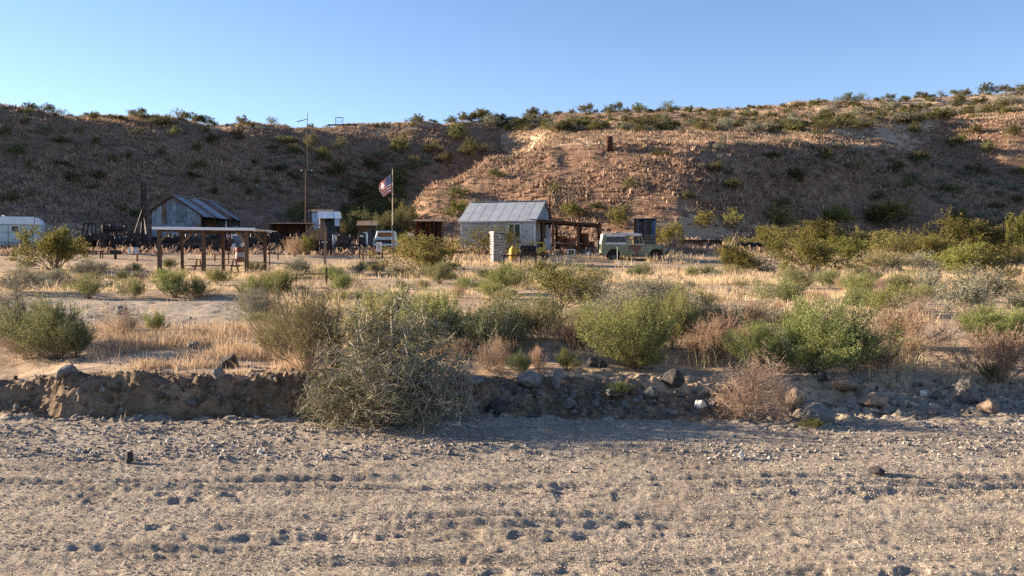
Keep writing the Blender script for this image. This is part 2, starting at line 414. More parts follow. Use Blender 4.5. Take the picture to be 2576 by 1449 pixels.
def tubes(S, r0, shrink=.55, minr=.0012):
    p0 = S[:, :3]; p1 = S[:, 3:6]; lev = S[:, 6]; tp = S[:, 7]
    d = p1 - p0; L = np.linalg.norm(d, axis=1, keepdims=True) + 1e-9; d = d / L
    ref = np.where(np.abs(d[:, 2:3]) > .9, np.array([[1., 0, 0]]), np.array([[0, 0, 1.]]))
    a = np.cross(d, ref); a /= np.linalg.norm(a, axis=1, keepdims=True) + 1e-9; b = np.cross(d, a)
    r = np.maximum(r0 * shrink ** lev * tp, minr)[:, None]
    V = []
    for ring, f in ((p0, 1.0), (p1 + d * r * .5, .82)):
        for k in range(3):
            an = 2.094 * k; V.append(ring + (a * math.cos(an) + b * math.sin(an)) * r * f)
    n = len(S); V = np.stack(V, 1).reshape(-1, 3)
    o = np.arange(n)[:, None] * 6
    Q = np.concatenate([np.stack([o[:, 0] + k, o[:, 0] + (k + 1) % 3, o[:, 0] + 3 + (k + 1) % 3, o[:, 0] + 3 + k], -1) for k in range(3)], 0)
    return V, Q
def leaves(S, n, size, seed, minlev=1, along=0.0, aspect=1.8, spread=.012, outer=.0, zpow=0.0):
    rng = np.random.default_rng(seed)
    lev = S[:, 6]; L = np.linalg.norm(S[:, 3:6] - S[:, :3], axis=1)
    w = L * (lev >= minlev)
    cen = (S[:, :3] + S[:, 3:6]) / 2
    rad = np.sqrt((cen[:, 0] * 1.6) ** 2 + (cen[:, 1] * 1.6) ** 2 + cen[:, 2] ** 2)
    if outer: w = w * np.clip((rad - outer) * 3, 0.02, 1)
    if zpow: w = w * np.clip(cen[:, 2], .02, 1) ** zpow
    w = w / w.sum()
    k = rng.choice(len(S), n, p=w); t = rng.random((n, 1))
    p = S[k, :3] * (1 - t) + S[k, 3:6] * t + rng.normal(0, spread, (n, 3))
    p[:, 2] = np.maximum(p[:, 2], .012)
    sd = S[k, 3:6] - S[k, :3]; sd /= np.linalg.norm(sd, axis=1, keepdims=True) + 1e-9
    rd = rng.normal(0, 1, (n, 3)); rd /= np.linalg.norm(rd, axis=1, keepdims=True)
    d = sd * along + rd * (1 - along); d[:, 2] += along * .3; d /= np.linalg.norm(d, axis=1, keepdims=True) + 1e-9
    r2 = rng.normal(0, 1, (n, 3)); b = np.cross(d, r2); b /= np.linalg.norm(b, axis=1, keepdims=True) + 1e-9
    s = size * rng.uniform(.6, 1.35, (n, 1))
    A = p; B = p + d * s * .5 + b * s * .5 / aspect; C = p + d * s; D = p + d * s * .5 - b * s * .5 / aspect
    V = np.stack([A, B, C, D], 1).reshape(-1, 3)
    Q = np.arange(n * 4).reshape(-1, 4)
    # tint varies by branch and by leaf
    bt = np.random.default_rng(seed + 1).random(len(S))
    tint = np.clip(.5 * bt[k] + .5 * rng.random(n), 0, 1)
    return V, Q, np.repeat(tint, 4)

M['creo'] = leafmat("creosote_leaf", (.112, .116, .036), (.300, .272, .086), .36)
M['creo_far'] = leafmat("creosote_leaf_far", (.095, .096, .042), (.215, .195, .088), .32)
M['green'] = leafmat("green_shoot", (.125, .138, .058), (.300, .305, .140), .34)
M['bright'] = leafmat("bright_shoot", (.145, .168, .052), (.335, .350, .135), .36)
M['grey'] = leafmat("saltbush_leaf", (.17, .165, .11), (.33, .32, .235), .22)
M['tan'] = leafmat("dry_stem_leaf", (.24, .175, .095), (.42, .33, .19), .3)
M['olive'] = leafmat("olive_leaf", (.17, .155, .07), (.35, .31, .15), .3)
M['thorn'] = leafmat("thornbush_leaf", (.092, .112, .048), (.225, .245, .120), .25)
M['pink'] = leafmat("dry_blossom_leaf", (.32, .20, .13), (.52, .37, .26), .35)
M['wood'] = mat("shrub_bark", (.10, .075, .05), (.20, .155, .11), 30, .9)
M['palewood'] = mat("pale_twig", (.36, .29, .21), (.50, .42, .32), 20, .9)
M['thorntwig'] = mat('thorn_twig', (.24, .20, .145), (.42, .36, .27), 20, .9)
M['deadwood'] = mat("dead_twig", (.26, .185, .13), (.40, .30, .22), 20, .9)

VAR = {}
def variant(key, lod, idx):
    k = (key, lod, idx)
    if k in VAR: return VAR[k]
    seed = (sum(ord(c) for c in key) * 31 + idx * 101 + 7)
    n, ls = {'hero': (20000, .0185), 'mid': (6000, .031), 'far': (1200, .064)}[lod]
    dep = {'hero': 3, 'mid': 3, 'far': 2}[lod]
    kd = {'hero': (2, 3), 'mid': (1, 2), 'far': (1, 2)}[lod]
    rr = 1.0; tw = 'wood'
    if key in ('creo', 'creo_far'):
        S = grow(seed, 17, (4, 62), dep, 5, (2, 2) if lod != 'far' else kd, .17, .06, .5, .75)
        A = leaves(S, int(n * (1.5 if idx != 3 else .6)), ls * 1.15, seed, 1, 0, 1.7, .016, .35, .45); rr = .011
    elif key in ('green', 'bright'):
        S = grow(seed, 34, (2, 68), dep - 1, 5, (2, 4) if lod == 'hero' else (2, 3), .10, .14, .42, .45)
        A = leaves(S, int(n * 1.5), ls * 1.5, seed, 0, .55, 4.0, .014, .22); rr = .005
    elif key == 'grey':
        S = grow(seed, 22, (5, 72), dep, 5, kd, .22, .10, .48, .8)
        A = leaves(S, n, ls * 1.15, seed, 1, .15, 1.7, .012, .25); rr = .008; tw = 'palewood'
    elif key == 'tan':
        S = grow(seed, 40, (2, 58), dep - 1, 5, (2, 4) if lod == 'hero' else (1, 3), .09, .14, .42, .4)
        A = leaves(S, int(n * .75), ls * 1.7, seed, 1, .8, 6, .008, .3); rr = .005; tw = 'deadwood'
    elif key == 'olive':
        S = grow(seed, 34, (2, 55), dep - 1, 5, (2, 4) if lod == 'hero' else (1, 3), .09, .14, .44, .4)
        A = leaves(S, int(n * .95), ls * 1.8, seed, 0, .8, 5.5, .009, .25); rr = .006; tw = 'deadwood'
    elif key == 'thorn':
        S = grow(seed, 20, (8, 84), dep, 5, kd if idx == 0 else (1, 2), .42, .02, .5, 1.0)
        A = leaves(S, int(n * (1.0 if idx != 1 else .6)), ls * 1.0, seed, 1, .1, 1.5, .011, .1); rr = .011; tw = 'thorntwig'
    elif key == 'dead':
        S = grow(seed, 24 if idx != 1 else 14, (8, 80), 3, 5, (2, 2) if idx != 1 else (1, 2), .30 if idx != 1 else .45, .06, .5, .85)
        A = leaves(S, int(n * (.22 if idx != 1 else .02)), ls * .8, seed, 2, .4, 3, .008, .2); rr = .0055; tw = 'deadwood' if idx != 1 else 'palewood'
    elif key == 'pink':
        S = grow(seed, 60, (2, 50), 1, 5, (3, 5), .07, .16, .3, .4)
        A = leaves(S, int(n * .7), ls * 1.2, seed, 0, .6, 2.2, .010, .35); rr = .004; tw = 'deadwood'
    lm = {'dead': 'pink'}.get(key, key)
    V, Q, t = A
    ml = mesh_np(key + "_foliage", V, Q, 4, False, t); ml.materials.append(M[lm])
    rk_ = np.random.default_rng(seed + 5).random(len(S)); lv = S[:, 6]
    keep = {'far': (1, 0, 0, 0), 'mid': (1, .35, .08, 0), 'hero': (1, .8, .3, .15)}[lod]
    if key in ('thorn', 'dead'): keep = {'far': (1, 0, 0, 0), 'mid': (1, 1, .4, .15), 'hero': (1, 1, .75, .5)}[lod]
    S2 = S[rk_ < np.array(keep)[lv.astype(int)]]
    V, Q = tubes(S2, rr, .55, .0011 if lod == 'hero' else .002)
    mt = mesh_np(key + "_stems", V, Q, 4, False); mt.materials.append(M[tw])
    VAR[k] = (ml, mt)
    return VAR[k]

NM = {'creo': 'creosote_bush', 'creo_far': 'creosote_bush', 'green': 'green_shrub', 'bright': 'green_shrub', 'grey': 'saltbush', 'tan': 'dry_shrub', 'plateau': 'plateau_shrub', 'ridge': 'ridge_shrub',
      'olive': 'brush_shrub', 'thorn': 'thorn_bush', 'dead': 'dead_shrub', 'pink': 'seed_stalk_plant'}
def shrub(key, x, y, w, h, label, group=None, lod='mid', idx=0, rz=None, parts=True, dy=None, sink=.03, cat='shrub', lean=(0, 0)):
    ml, mt = variant(key, lod, idx)
    rz = random.uniform(0, 6.28) if rz is None else rz
    z = T(x, y) - sink * h
    if parts:
        e = empty(NM[key], (x, y, z), rz)
        e.rotation_euler = (lean[0], lean[1], rz)
        for nm, me in (('foliage', ml), ('stems', mt)):
            o = link(nm, me, None, e); o.scale = (w, dy or w, h)
            if nm == 'stems': o['kind'] = 'stuff'
        tag(e, label, cat, group)
        return e
    o = link(NM[key], ml); o.location = (x, y, z); o.rotation_euler = (0, 0, rz); o.scale = (w, dy or w, h)
    tag(o, label, cat, group)
    return o
random.seed(11)
def sp(key, px, py, pw, ph, label, lod=None, idx=0, group=None, rz=None, d=None, cat='shrub', **k):
    """shrub by its footing in the photograph: centre column, base row, width and height in pixels"""
    if d is None: x, d = hit(px, py)
    else: x = X(px, d)
    if lod is None: lod = 'hero' if d < 17 else ('mid' if d < 70 else 'far')
    return shrub(key, x, d, pw * d / F, ph * d / F, label, group, lod, idx, rz, cat=cat, **k)

# --- foreground row on and behind the wash bank
sp('thorn', 930, 1066, 340, 190, "dense grey-green thorn bush with pale zigzag twigs spilling over the bank at the photo's centre", idx=0, rz=.4)
sp('thorn', 985, 1010, 330, 245, "tall airy thorn bush rising behind the dense grey-green one at the centre bank", idx=1, rz=1.2)
sp('dead', 1135, 1052, 190, 200, "tangle of bare pale zigzag twigs at the right edge of the centre thorn bush", idx=1, rz=2.0)
sp('olive', 790, 930, 220, 200, "tall tan-green broom-like shrub left of the centre thorn bush", idx=0, rz=0.2)
sp('olive', 700, 905, 110, 120, "low tan-green shrub at the right end of the golden grass patch", idx=1)
sp('bright', 1095, 880, 165, 145, "yellow-green shrub behind the top of the centre thorn bush", idx=0)
sp('thorn', 1235, 900, 170, 130, "dark green bush to the right of the centre thorn bush", idx=2)
sp('dead', 1225, 935, 90, 80, "small bare twig bush below the dark green bush right of centre", idx=2)
sp('bright', 1600, 925, 235, 175, "broad yellow-green shrub with visible fanning stems right of centre", idx=1, rz=.7)
sp('bright', 1695, 880, 120, 150, "green right lobe of the fanning shrub, standing on a dark trunk", idx=2)
sp('grey', 1625, 835, 215, 135, "silvery blue-grey saltbush behind the broad yellow-green shrub right of centre", idx=0)
sp('bright', 1605, 925, 130, 55, "low bright green shoots at the foot of the fanning shrub", idx=0)
sp('bright', 2065, 940, 285, 185, "largest bright green bush, right of the photo's centre above the cobbles", idx=3, rz=.3)
sp('bright', 1920, 935, 175, 120, "lower darker left lobe beside the largest green bush", idx=0, rz=2)
sp('green', 2150, 935, 140, 140, "greyer right flank of the largest green bush", idx=1)
sp('bright', 2505, 880, 200, 105, "bright green bush at the right edge above the pink dry grass", idx=1)
sp('pink', 2510, 965, 170, 130, "pinkish dry seed-stalk plant at the right edge behind the big grey boulder", idx=0)
sp('bright', 2500, 962, 60, 45, "small green sprout at the foot of the pink stalk plant on the right edge", idx=2)
sp('green', 125, 905, 190, 150, "dark green leafy bush at the left edge above the shaded sand", idx=0)
sp('grey', 30, 880, 130, 150, "silvery grey bush cut by the left edge of the photo", idx=1)
sp('green', 190, 900, 90, 100, "dark leafy offshoot on the right of the left-edge bush", idx=2)
sp('dead', 60, 905, 150, 65, "dry brown twigs under the left-edge bushes", idx=0)
sp('dead', 1890, 1062, 205, 170, "dead pinkish-brown twig bush on the edge of the wash sand", idx=0, rz=.3)
sp('dead', 1975, 1050, 90, 90, "dark broken twigs to the right of the dead pinkish-brown bush", idx=2)
sp('bright', 1558, 1002, 62, 34, "small isolated green tuft among the grey rubble of the bank", idx=0)
sp('bright', 1425, 935, 55, 52, "small green shrub standing left of the black paired stones", idx=2)
sp('green', 1312, 945, 55, 55, "small green shrub beside the dry seed stalks right of the thorn bush", idx=2)
sp('pink', 1262, 930, 50, 80, "cluster of tan seed stalks left of the small green shrub", idx=1)
sp('pink', 1358, 940, 45, 62, "cluster of tan seed stalks right of the small green shrub", idx=0)
sp('bright', 395, 838, 52, 52, "small fresh green shrub alone on the pale left channel", idx=1)
sp('bright', 325, 832, 30, 32, "smaller green sprout left of the lone fresh green shrub", idx=2)
sp('grey', 650, 815, 120, 90, "grey leafless-looking shrub left of the tall tan-green shrub", idx=2)
sp('pink', 1800, 905, 130, 110, "pink dry stalk plant between the fanning shrub and the largest green bush", idx=1)
sp('pink', 2285, 880, 190, 100, "row of pink-brown dry stalks to the right of the largest green bush", idx=0)
sp('tan', 1450, 880, 130, 90, "tan dry stalks behind the small green shrub right of centre", idx=0)
sp('bright', 2050, 1080, 60, 26, "sparse sprout growing from the wash sand by the dark slate boulder", idx=2)
# --- middle ground
MID = [
 ('creo', 128, 682, 175, 104, "large golden-olive creosote bush in front of the white trailer", 0),
 ('grey', 215, 700, 110, 48, "grey saltbush right of the golden-olive creosote bush", 0),
 ('grey', 130, 727, 70, 55, "grey saltbush below the golden-olive creosote bush", 1),
 ('grey', 45, 735, 110, 62, "wide grey saltbush near the left edge below the trailer", 2),
 ('green', 215, 752, 80, 60, "green shrub on the far bank left of the track", 0),
 ('green', 328, 752, 72, 54, "grey-green shrub on the far bank between two green ones", 1),
 ('bright', 440, 750, 105, 68, "rich green shrub at the foot of the pavilion's front left post", 0),
 ('green', 495, 750, 80, 50, "shaded half of the rich green shrub by the pavilion", 2),
 ('bright', 552, 718, 66, 42, "round green shrub below the pavilion's picnic table", 1),
 ('bright', 640, 752, 90, 58, "green shrub right of the pavilion on the far bank", 2),
 ('olive', 690, 725, 110, 45, "brownish brush above the green shrub right of the pavilion", 0),
 ('bright', 705, 745, 75, 62, "tall green shrub beside the fallen fence rail", 3),
 ('grey', 755, 698, 80, 52, "pale brush to the right of the pavilion", 0),
 ('green', 428, 678, 45, 30, "small green shrub just inside the pavilion's left bay", 1),
 ('green', 340, 684, 40, 22, "small green shrub by the orange-tipped stake", 2),
 ('pink', 740, 650, 45, 48, "pinkish dead bush in front of the brown plywood hut", 1),
 ('creo', 775, 652, 50, 50, "yellow-green bush in front of the brown plywood hut", 1),
 ('olive', 645, 690, 60, 34, "low brush by the pavilion's rear right post", 1),
 ('bright', 858, 737, 60, 48, "green shrub to the right of the rail's end post", 0),
 ('green', 912, 762, 58, 34, "low green shrub beneath the sandy hummock left of centre", 1),
 ('green', 1002, 762, 42, 30, "tiny green shrub right of the sandy hummock left of centre", 2),
 ('grey', 838, 695, 42, 26, "small dark shrub left of the rail by the camp road", 1),
 ('olive', 905, 692, 55, 32, "small olive shrub by the camp road left of the big creosote", 2),
 ('olive', 948, 692, 48, 38, "small olive shrub touching the big creosote by the flagpole", 1),
 ('creo', 1065, 700, 165, 108, "big rounded creosote bush right of the flagpole", 2),
 ('creo', 1025, 650, 50, 70, "tall creosote bush just right of the flagpole base", 3),
 ('green', 1112, 714, 82, 54, "green shrub at the right foot of the big creosote", 0),
 ('bright', 1255, 738, 85, 72, "fresh green shrub below the stone pillar", 1),
 ('green', 1300, 728, 70, 50, "darker green shrub beside the fresh one below the stone pillar", 2),
 ('green', 1360, 690, 60, 34, "green shrub in the grass below the yellow wagon", 0),
 ('creo', 1415, 775, 200, 118, "spreading grey-olive bush with open crooked branches in the golden grass", 3),
 ('grey', 1465, 770, 95, 70, "dark grey right side of the spreading crooked-branch bush", 2),
 ('bright', 1500, 790, 40, 34, "little green shrub at the right foot of the crooked-branch bush", 2),
 ('green', 1507, 702, 46, 24, "small green tuft below the parked truck's rear wheel", 1),
 ('green', 1605, 705, 72, 40, "green shrub in the grass below the parked truck's door", 2),
 ('grey', 1740, 785, 55, 46, "dark green shrub left of the pale right channel", 0),
 ('green', 1745, 700, 50, 34, "grey-green shrub in the grass below the truck's front wheel", 1),
 ('green', 1785, 698, 42, 32, "rounded green shrub right of the truck among golden grass", 0),
 ('grey', 1738, 740, 45, 40, "small grey shrub on the grass slope right of the truck", 1),
 ('creo', 1850, 690, 110, 72, "dense creosote bush at the left end of the creosote thicket", 0),
 ('grey', 1900, 690, 90, 58, "grey saltbush touching the left end of the creosote thicket", 1),
 ('creo', 1945, 640, 60, 45, "creosote bush beside the dark row of old tyres", 1),
 ('green', 1960, 765, 130, 62, "green shrub high on the slope behind the largest green bush", 1),
 ('green', 2010, 728, 100, 52, "green shrub above and behind the largest green bush", 2),
 ('green', 2085, 725, 55, 42, "upright green shrub left of the pair of dark green ones", 0),
 ('bright', 2155, 745, 90, 58, "upper of two stacked green shrubs right of centre", 2),
 ('green', 2160, 772, 75, 50, "lower of two stacked green shrubs right of centre", 1),
 ('bright', 2215, 782, 80, 48, "yellow-green shrub right of the two stacked green shrubs", 0),
 ('green', 2265, 745, 80, 62, "shrub with dark underside above the fallen branch", 1),
 ('grey', 2345, 740, 75, 66, "grey branching bush with a green patch at its base", 0),
 ('bright', 2320, 752, 44, 36, "bright green sprout at the left of the grey branching bush", 1),
 ('grey', 2430, 790, 120, 90, "green-grey bush under the silver one at the right", 1),
 ('grey', 2480, 760, 140, 92, "large silver-grey bush near the right edge", 2),
 ('grey', 2555, 790, 90, 60, "dark shaded bush at the right edge beside the silver-grey one", 0),
 ('dead', 2320, 800, 150, 75, "brown dead bush with arching bare limbs at the right", 1),
 ('olive', 2215, 690, 150, 60, "tan brushy shrub in front of the creosote thicket at right", 0),
 ('grey', 2310, 684, 90, 50, "grey saltbush in front of the creosote thicket at right", 2),
 ('creo', 2035, 690, 140, 90, "open creosote bush in the front of the thicket, right of the pole tripod", 1),
 ('creo', 2120, 668, 110, 70, "creosote bush behind the open one in the thicket", 2),
 ('creo', 1990, 620, 110, 70, "creosote bush at the back left of the thicket", 3),
 ('creo', 2070, 625, 130, 85, "pale-stemmed creosote bush at the back of the thicket", 0),
 ('creo', 2170, 625, 110, 60, "dark creosote bush left of the red wire heap", 1),
 ('creo', 2245, 650, 120, 85, "creosote bush just left of the red wire heap", 3),
 ('creo', 2230, 575, 130, 66, "lone creosote with bare crooked limbs at the hill foot on the right", 2),
 ('bright', 2335, 612, 55, 22, "round bright green bush beside the red wire heap", 2),
 ('creo', 2420, 640, 150, 100, "tall creosote bush right of the red wire heap", 1),
 ('creo', 2425, 580, 60, 48, "high crown of creosote poking above the thicket at right", 0),
 ('creo', 2430, 700, 140, 90, "golden creosote bush in front of the right thicket", 2),
 ('creo', 2530, 700, 110, 90, "dark creosote bush near the right edge in front", 3),
 ('creo', 2500, 640, 130, 80, "creosote bush deep in the thicket near the right edge", 1),
 ('creo', 2560, 635, 60, 110, "tall creosote bush cut by the right edge", 0),
 ('creo', 2340, 650, 110, 60, "low creosote bush between the red wire heap and the tall one", 2),
 ('creo', 1245, 622, 180, 76, "tall open creosote growing against the front of the stone-based house", 3),
 ('creo', 1640, 600, 60, 56, "creosote bush behind the dark plank outhouse", 1),
 ('creo', 1690, 612, 70, 70, "creosote bush right of the dark plank outhouse", 2),
 ('creo', 1560, 575, 60, 50, "creosote bush on the slope above the truck's roof", 0),
 ('creo', 1770, 575, 50, 40, "creosote bush at the hill foot left of the pole tripod", 0),
 ('creo', 1845, 575, 60, 50, "creosote bush at the hill foot behind the pole tripod", 3),
 ('creo', 1960, 575, 90, 55, "creosote bush at the hill foot right of the pole tripod", 1),
 ('creo', 2100, 580, 90, 60, "creosote bush at the hill foot above the thicket", 2),
 ('creo', 1440, 555, 60, 45, "creosote bush on the slope just above the rusty porch", 2),
 ('creo', 1150, 545, 60, 40, "creosote bush on the slope left of the house roof", 1),
 ('dead', 1695, 640, 45, 50, "brown dead stems standing just in front of the truck's nose", 0),
]
DEP = {1245: 57.0, 1640: 66, 1690: 64, 1945: 56, 1990: 60, 2070: 58, 2170: 58, 2245: 53, 2335: 55, 2420: 56, 2500: 56, 2560: 54, 2340: 54, 1025: 55, 775: 58, 740: 57}
for (k, px, py, w, h, lab, i) in MID:
    d = DEP.get(px) if (py < 660) else None
    sp(k, px, py, w, h, lab, None, i, None, None, d)

PLACED = {}
ONES = "zeroth first second third fourth fifth sixth seventh eighth ninth tenth eleventh twelfth thirteenth fourteenth fifteenth sixteenth seventeenth eighteenth nineteenth".split()
TENS = ["", "", "twenty", "thirty", "forty", "fifty", "sixty", "seventy", "eighty", "ninety"]
def ordinal(n):
    if n < 20: return ONES[n]
    if n < 100: return (TENS[n // 10][:-1] + "ieth") if n % 10 == 0 else TENS[n // 10] + "-" + ONES[n % 10]
    return "hundredth" if n == 100 else "hundred-and-" + ordinal(n - 100)
def place_labels(rows, items):
    """items (px, py, object, head): bands from top to bottom, then order from the left"""
    by = sorted(items, key=lambda t: t[1]); n = len(by); nr = len(rows)
    for r in range(nr):
        band = sorted(by[n * r // nr: n * (r + 1) // nr], key=lambda t: t[0])
        for k, (_, _, o, head) in enumerate(band): o["label"] = "%s, %s from the left%s" % (head, ordinal(k + 1), rows[r])
# --- many small plants filling the flats between the larger ones
rq = random.Random(77); FILL = {}
def fill(key, n, ymin, ymax, wr, hr, head, group, lod='mid', cond=None):
    c = 0; tries = 0
    while c < n and tries < n * 30:
        tries += 1; y = ymin + (ymax - ymin) * rq.random() ** .9; u = rq.uniform(-260, 2920)
        if cond and not cond(u, y): continue
        x = X(u, y)
        if y < 52 and -18.6 < x < -12.6 and y > 43.5: continue
        if vnoise(np.array([x / 3.1]), np.array([y / 3.7]), 99)[0] < .36: continue
        w = rq.uniform(*wr) * rq.uniform(.7, 1.2); h = w * rq.uniform(*hr)
        o = shrub(key, x, y, w, h, head, group, lod, rq.randint(0, 3))
        FILL.setdefault(head, []).append((u, 650 + (CAMZ - T(x, y)) * F / y, o, head)); c += 1
nochan = lambda u, y: not (15 < y < 27 and u < 640) and not (y > 50 and u < 1020) and not (52 < y and 1150 < u < 1700)
fill('bright', 46, 16, 50, (.4, 1.0), (.4, .6), "small green shrub on the flat", "small green shrubs on the flat", cond=nochan)
fill('green', 36, 14, 52, (.4, .9), (.4, .6), "small grey-green shrub on the flat", "small grey-green shrubs on the flat", cond=nochan)
fill('grey', 46, 14, 50, (.4, 1.0), (.4, .6), "small silver saltbush on the flat", "small saltbushes on the flat", cond=nochan)
fill('olive', 30, 13, 50, (.4, .9), (.45, .65), "small tan brush shrub on the flat", "small brush shrubs on the flat", cond=nochan)
fill('tan', 40, 11, 50, (.4, .9), (.45, .7), "small straw-coloured dry shrub on the flat", "small dry shrubs on the flat", cond=nochan)
fill('pink', 36, 10.5, 30, (.3, .65), (.5, .8), "small pinkish stalk plant on the flat", "small stalk plants on the flat", cond=lambda u, y: nochan(u, y) and u > 1150)
fill('green', 9, 10.8, 17, (.5, 1.0), (.5, .75), "low grey-green shrub on the near terrace", "low shrubs on the near terrace", cond=lambda u, y: 950 < u < 1800)
fill('olive', 9, 10.8, 17, (.5, 1.1), (.5, .8), "low tan brush on the near terrace", "low brush on the near terrace", cond=lambda u, y: 700 < u < 1800)
fill('grey', 8, 10.8, 18, (.5, 1.1), (.5, .7), "low saltbush on the near terrace", "low saltbushes on the near terrace", cond=lambda u, y: 950 < u < 1800)
fill('dead', 20, 11, 45, (.4, .9), (.5, .7), "small dead brown twig bush on the flat", "small dead bushes on the flat", cond=nochan)
fill('creo', 22, 56, 74, (1.2, 2.2), (.55, .75), "creosote bush at the right hill's foot", "creosote bushes at the right hill foot", cond=lambda u, y: u > 1690)
for hd_, it_ in FILL.items(): place_labels([" in its back row", " in its second row", " in its third row", " in its front row"], it_)
# --- hillside shrubs
def hill_bush(key, px, py, w, h, label, group, i):
    x, d = hit(px, py)
    o = shrub(key, x, d, w * d / F, h * d / F, label, group, 'far', i % 5, parts=False, sink=.06)
    if 'skyline' in group: o.name = 'ridge_shrub'
    if 'plateau' in group: o.name = 'plateau_shrub'
    if 'cushions' in group: o.name = 'cushion_shrub'
    PLACED.setdefault((group, label), []).append((px, py, o, label))
rng = random.Random(5)
HL = [(45,380),(70,300),(160,350),(205,330),(250,300),(150,410),(75,420),(30,500),(95,480),(190,445),(225,470),(255,360),(330,390),(345,330),(300,300),(410,385),(430,400),(450,330),(380,300),(500,370),(520,330),(545,355),(600,330),(570,400),(640,400),(680,370),(700,420),(655,450),(590,460),(540,480),(610,345),(720,350),(740,440),(690,470),(480,440),(510,420),(250,440),(290,400),(120,330),(20,330),(320,525),(345,535),(740,380),(640,480),(350,280),(430,305)]
for i, (a, b) in enumerate(HL):
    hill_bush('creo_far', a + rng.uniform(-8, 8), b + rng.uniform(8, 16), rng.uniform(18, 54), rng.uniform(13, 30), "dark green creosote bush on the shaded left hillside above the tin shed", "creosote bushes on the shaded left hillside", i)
HG = [(880,575),(900,578),(925,577),(945,575),(965,574),(985,572),(1005,574),(870,560),(890,545),(915,555),(940,545),(965,550),(990,545),(1015,560),(1035,572),(935,520),(960,515),(905,525),(985,520),(920,485),(1000,470),(820,400),(850,440),(880,470),(930,420),(900,500),(960,470),(1000,440),(1040,420),(870,530),(910,540),(950,530),(985,540),(930,505),(1010,500),(1020,545),(890,560),(1040,560),(860,380),(780,370),(1085,375),(1150,350),(1180,390),(980,395),(1120,410),(1020,380),(760,530),(740,545),(1000,560),(960,560)]
for i, (a, b) in enumerate(HG):
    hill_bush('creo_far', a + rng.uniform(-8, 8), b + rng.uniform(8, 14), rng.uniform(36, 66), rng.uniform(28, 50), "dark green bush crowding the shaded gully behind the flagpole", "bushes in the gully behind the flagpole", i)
# crest
cx_ = [0,275,200,290,400,297,560,314,700,318,850,320,1000,317,1100,307,1250,292,1350,285,1600,282,1800,277,2000,267,2200,252,2400,240,2600,230]
px_ = cx_[0::2]; py_ = cx_[1::2]
p = -20
while p < 2600:
    py = float(np.interp(p, px_, py_)); s = rng.uniform(.35, 1.0) + (.7 if rng.random() < .16 else 0)
    if not (735 < p < 775 or 838 < p < 905):
        hill_bush('creo_far', p, py + rng.uniform(1, 9), 27 * s, 17 * s, "small creosote bush outlined against the sky on the ridge line", "creosote bushes along the skyline ridge", rng.randint(0, 4))
    p += rng.choice([rng.uniform(5, 12), rng.uniform(8, 20), rng.uniform(16, 40)])
# plateau of the right hill
for i in range(330):
    a = rng.uniform(1230, 2560); t = rng.random() ** .8
    c = float(np.interp(a, px_, py_)); top = float(np.interp(a, [1230, 1400, 2000, 2250, 2560], [330, 335, 340, 320, 290]))
    b = c + 10 + (top - c - 10) * t
    k = 'creo_far' if rng.random() < .62 else 'grey'
    s = (rng.uniform(.45, 1.0) + (.5 if rng.random() < .2 else 0)) * (.7 + .5 * t)
    hill_bush(k, a, b, 34 * s, 19 * s, "olive creosote bush scattered over the sunlit plateau of the right hill" if k == 'creo_far' else "pale grey saltbush scattered over the sunlit plateau of the right hill", "shrubs on the sunlit plateau", rng.randint(0, 4))
HR = [(1660,390),(1940,395),(1250,440),(1215,385),(2000,450),(1800,430),(1850,470),(2080,400),(2150,430),(2250,430),(2280,470),(2310,400),(2200,500),(2100,480),(2390,480),(2450,430),(2500,520),(2540,560),(2480,570),(2400,360),(2480,380),(2540,340),(2300,330),(2060,340),(1970,520),(1730,500),(1580,470),(1500,520),(1400,480),(1150,490),(2570,430),(2560,500),(2440,330),(2260,300),(2200,560),(2120,540)]
for i, (a, b) in enumerate(HR):
    hill_bush('creo_far', a + rng.uniform(-6, 6), b + 10, rng.uniform(30, 58), rng.uniform(20, 36), "dark creosote bush dotted on the steep face of the right hill", "creosote bushes on the right hill face", i)
# dense bushes at the gully mouth behind the flag
for i, (a, w_, h_) in enumerate([(875, 70, 62), (903, 66, 74), (930, 72, 70), (957, 64, 80), (1004, 60, 84), (1028, 56, 60), (985, 60, 56)]):
    d_ = 82 + (i % 3) * 2; shrub('creo_far', X(a, d_), d_, w_ * d_ / F, h_ * d_ / F, "tall dark bush behind the flagpole at the gully mouth, %s from the left" % ordinal(sorted([875, 903, 930, 957, 1004, 1028, 985]).index(a) + 1), "tall dark bushes at the gully mouth", 'mid', i % 3)
for i in range(110):
    a = rng.uniform(1750, 2560); b = np.interp(a, [1750, 2200, 2560], [350, 365, 480]) + rng.random() ** 1.6 * 110
    hill_bush('grey', a, b, rng.uniform(14, 30), rng.uniform(9, 17), "small grey saltbush cushion on the shaded upper face of the right hill", "saltbush cushions on the right hill face", i)
for i in range(90):
    a = rng.uniform(600, 1080); b = rng.uniform(400, 500) if rng.random() < .7 else rng.uniform(330, 560)
    hill_bush('grey', a, b, rng.uniform(14, 32), rng.uniform(9, 17), "small grey saltbush cushion on the shaded slope behind the mast", "saltbush cushions on the slope behind the mast", i)

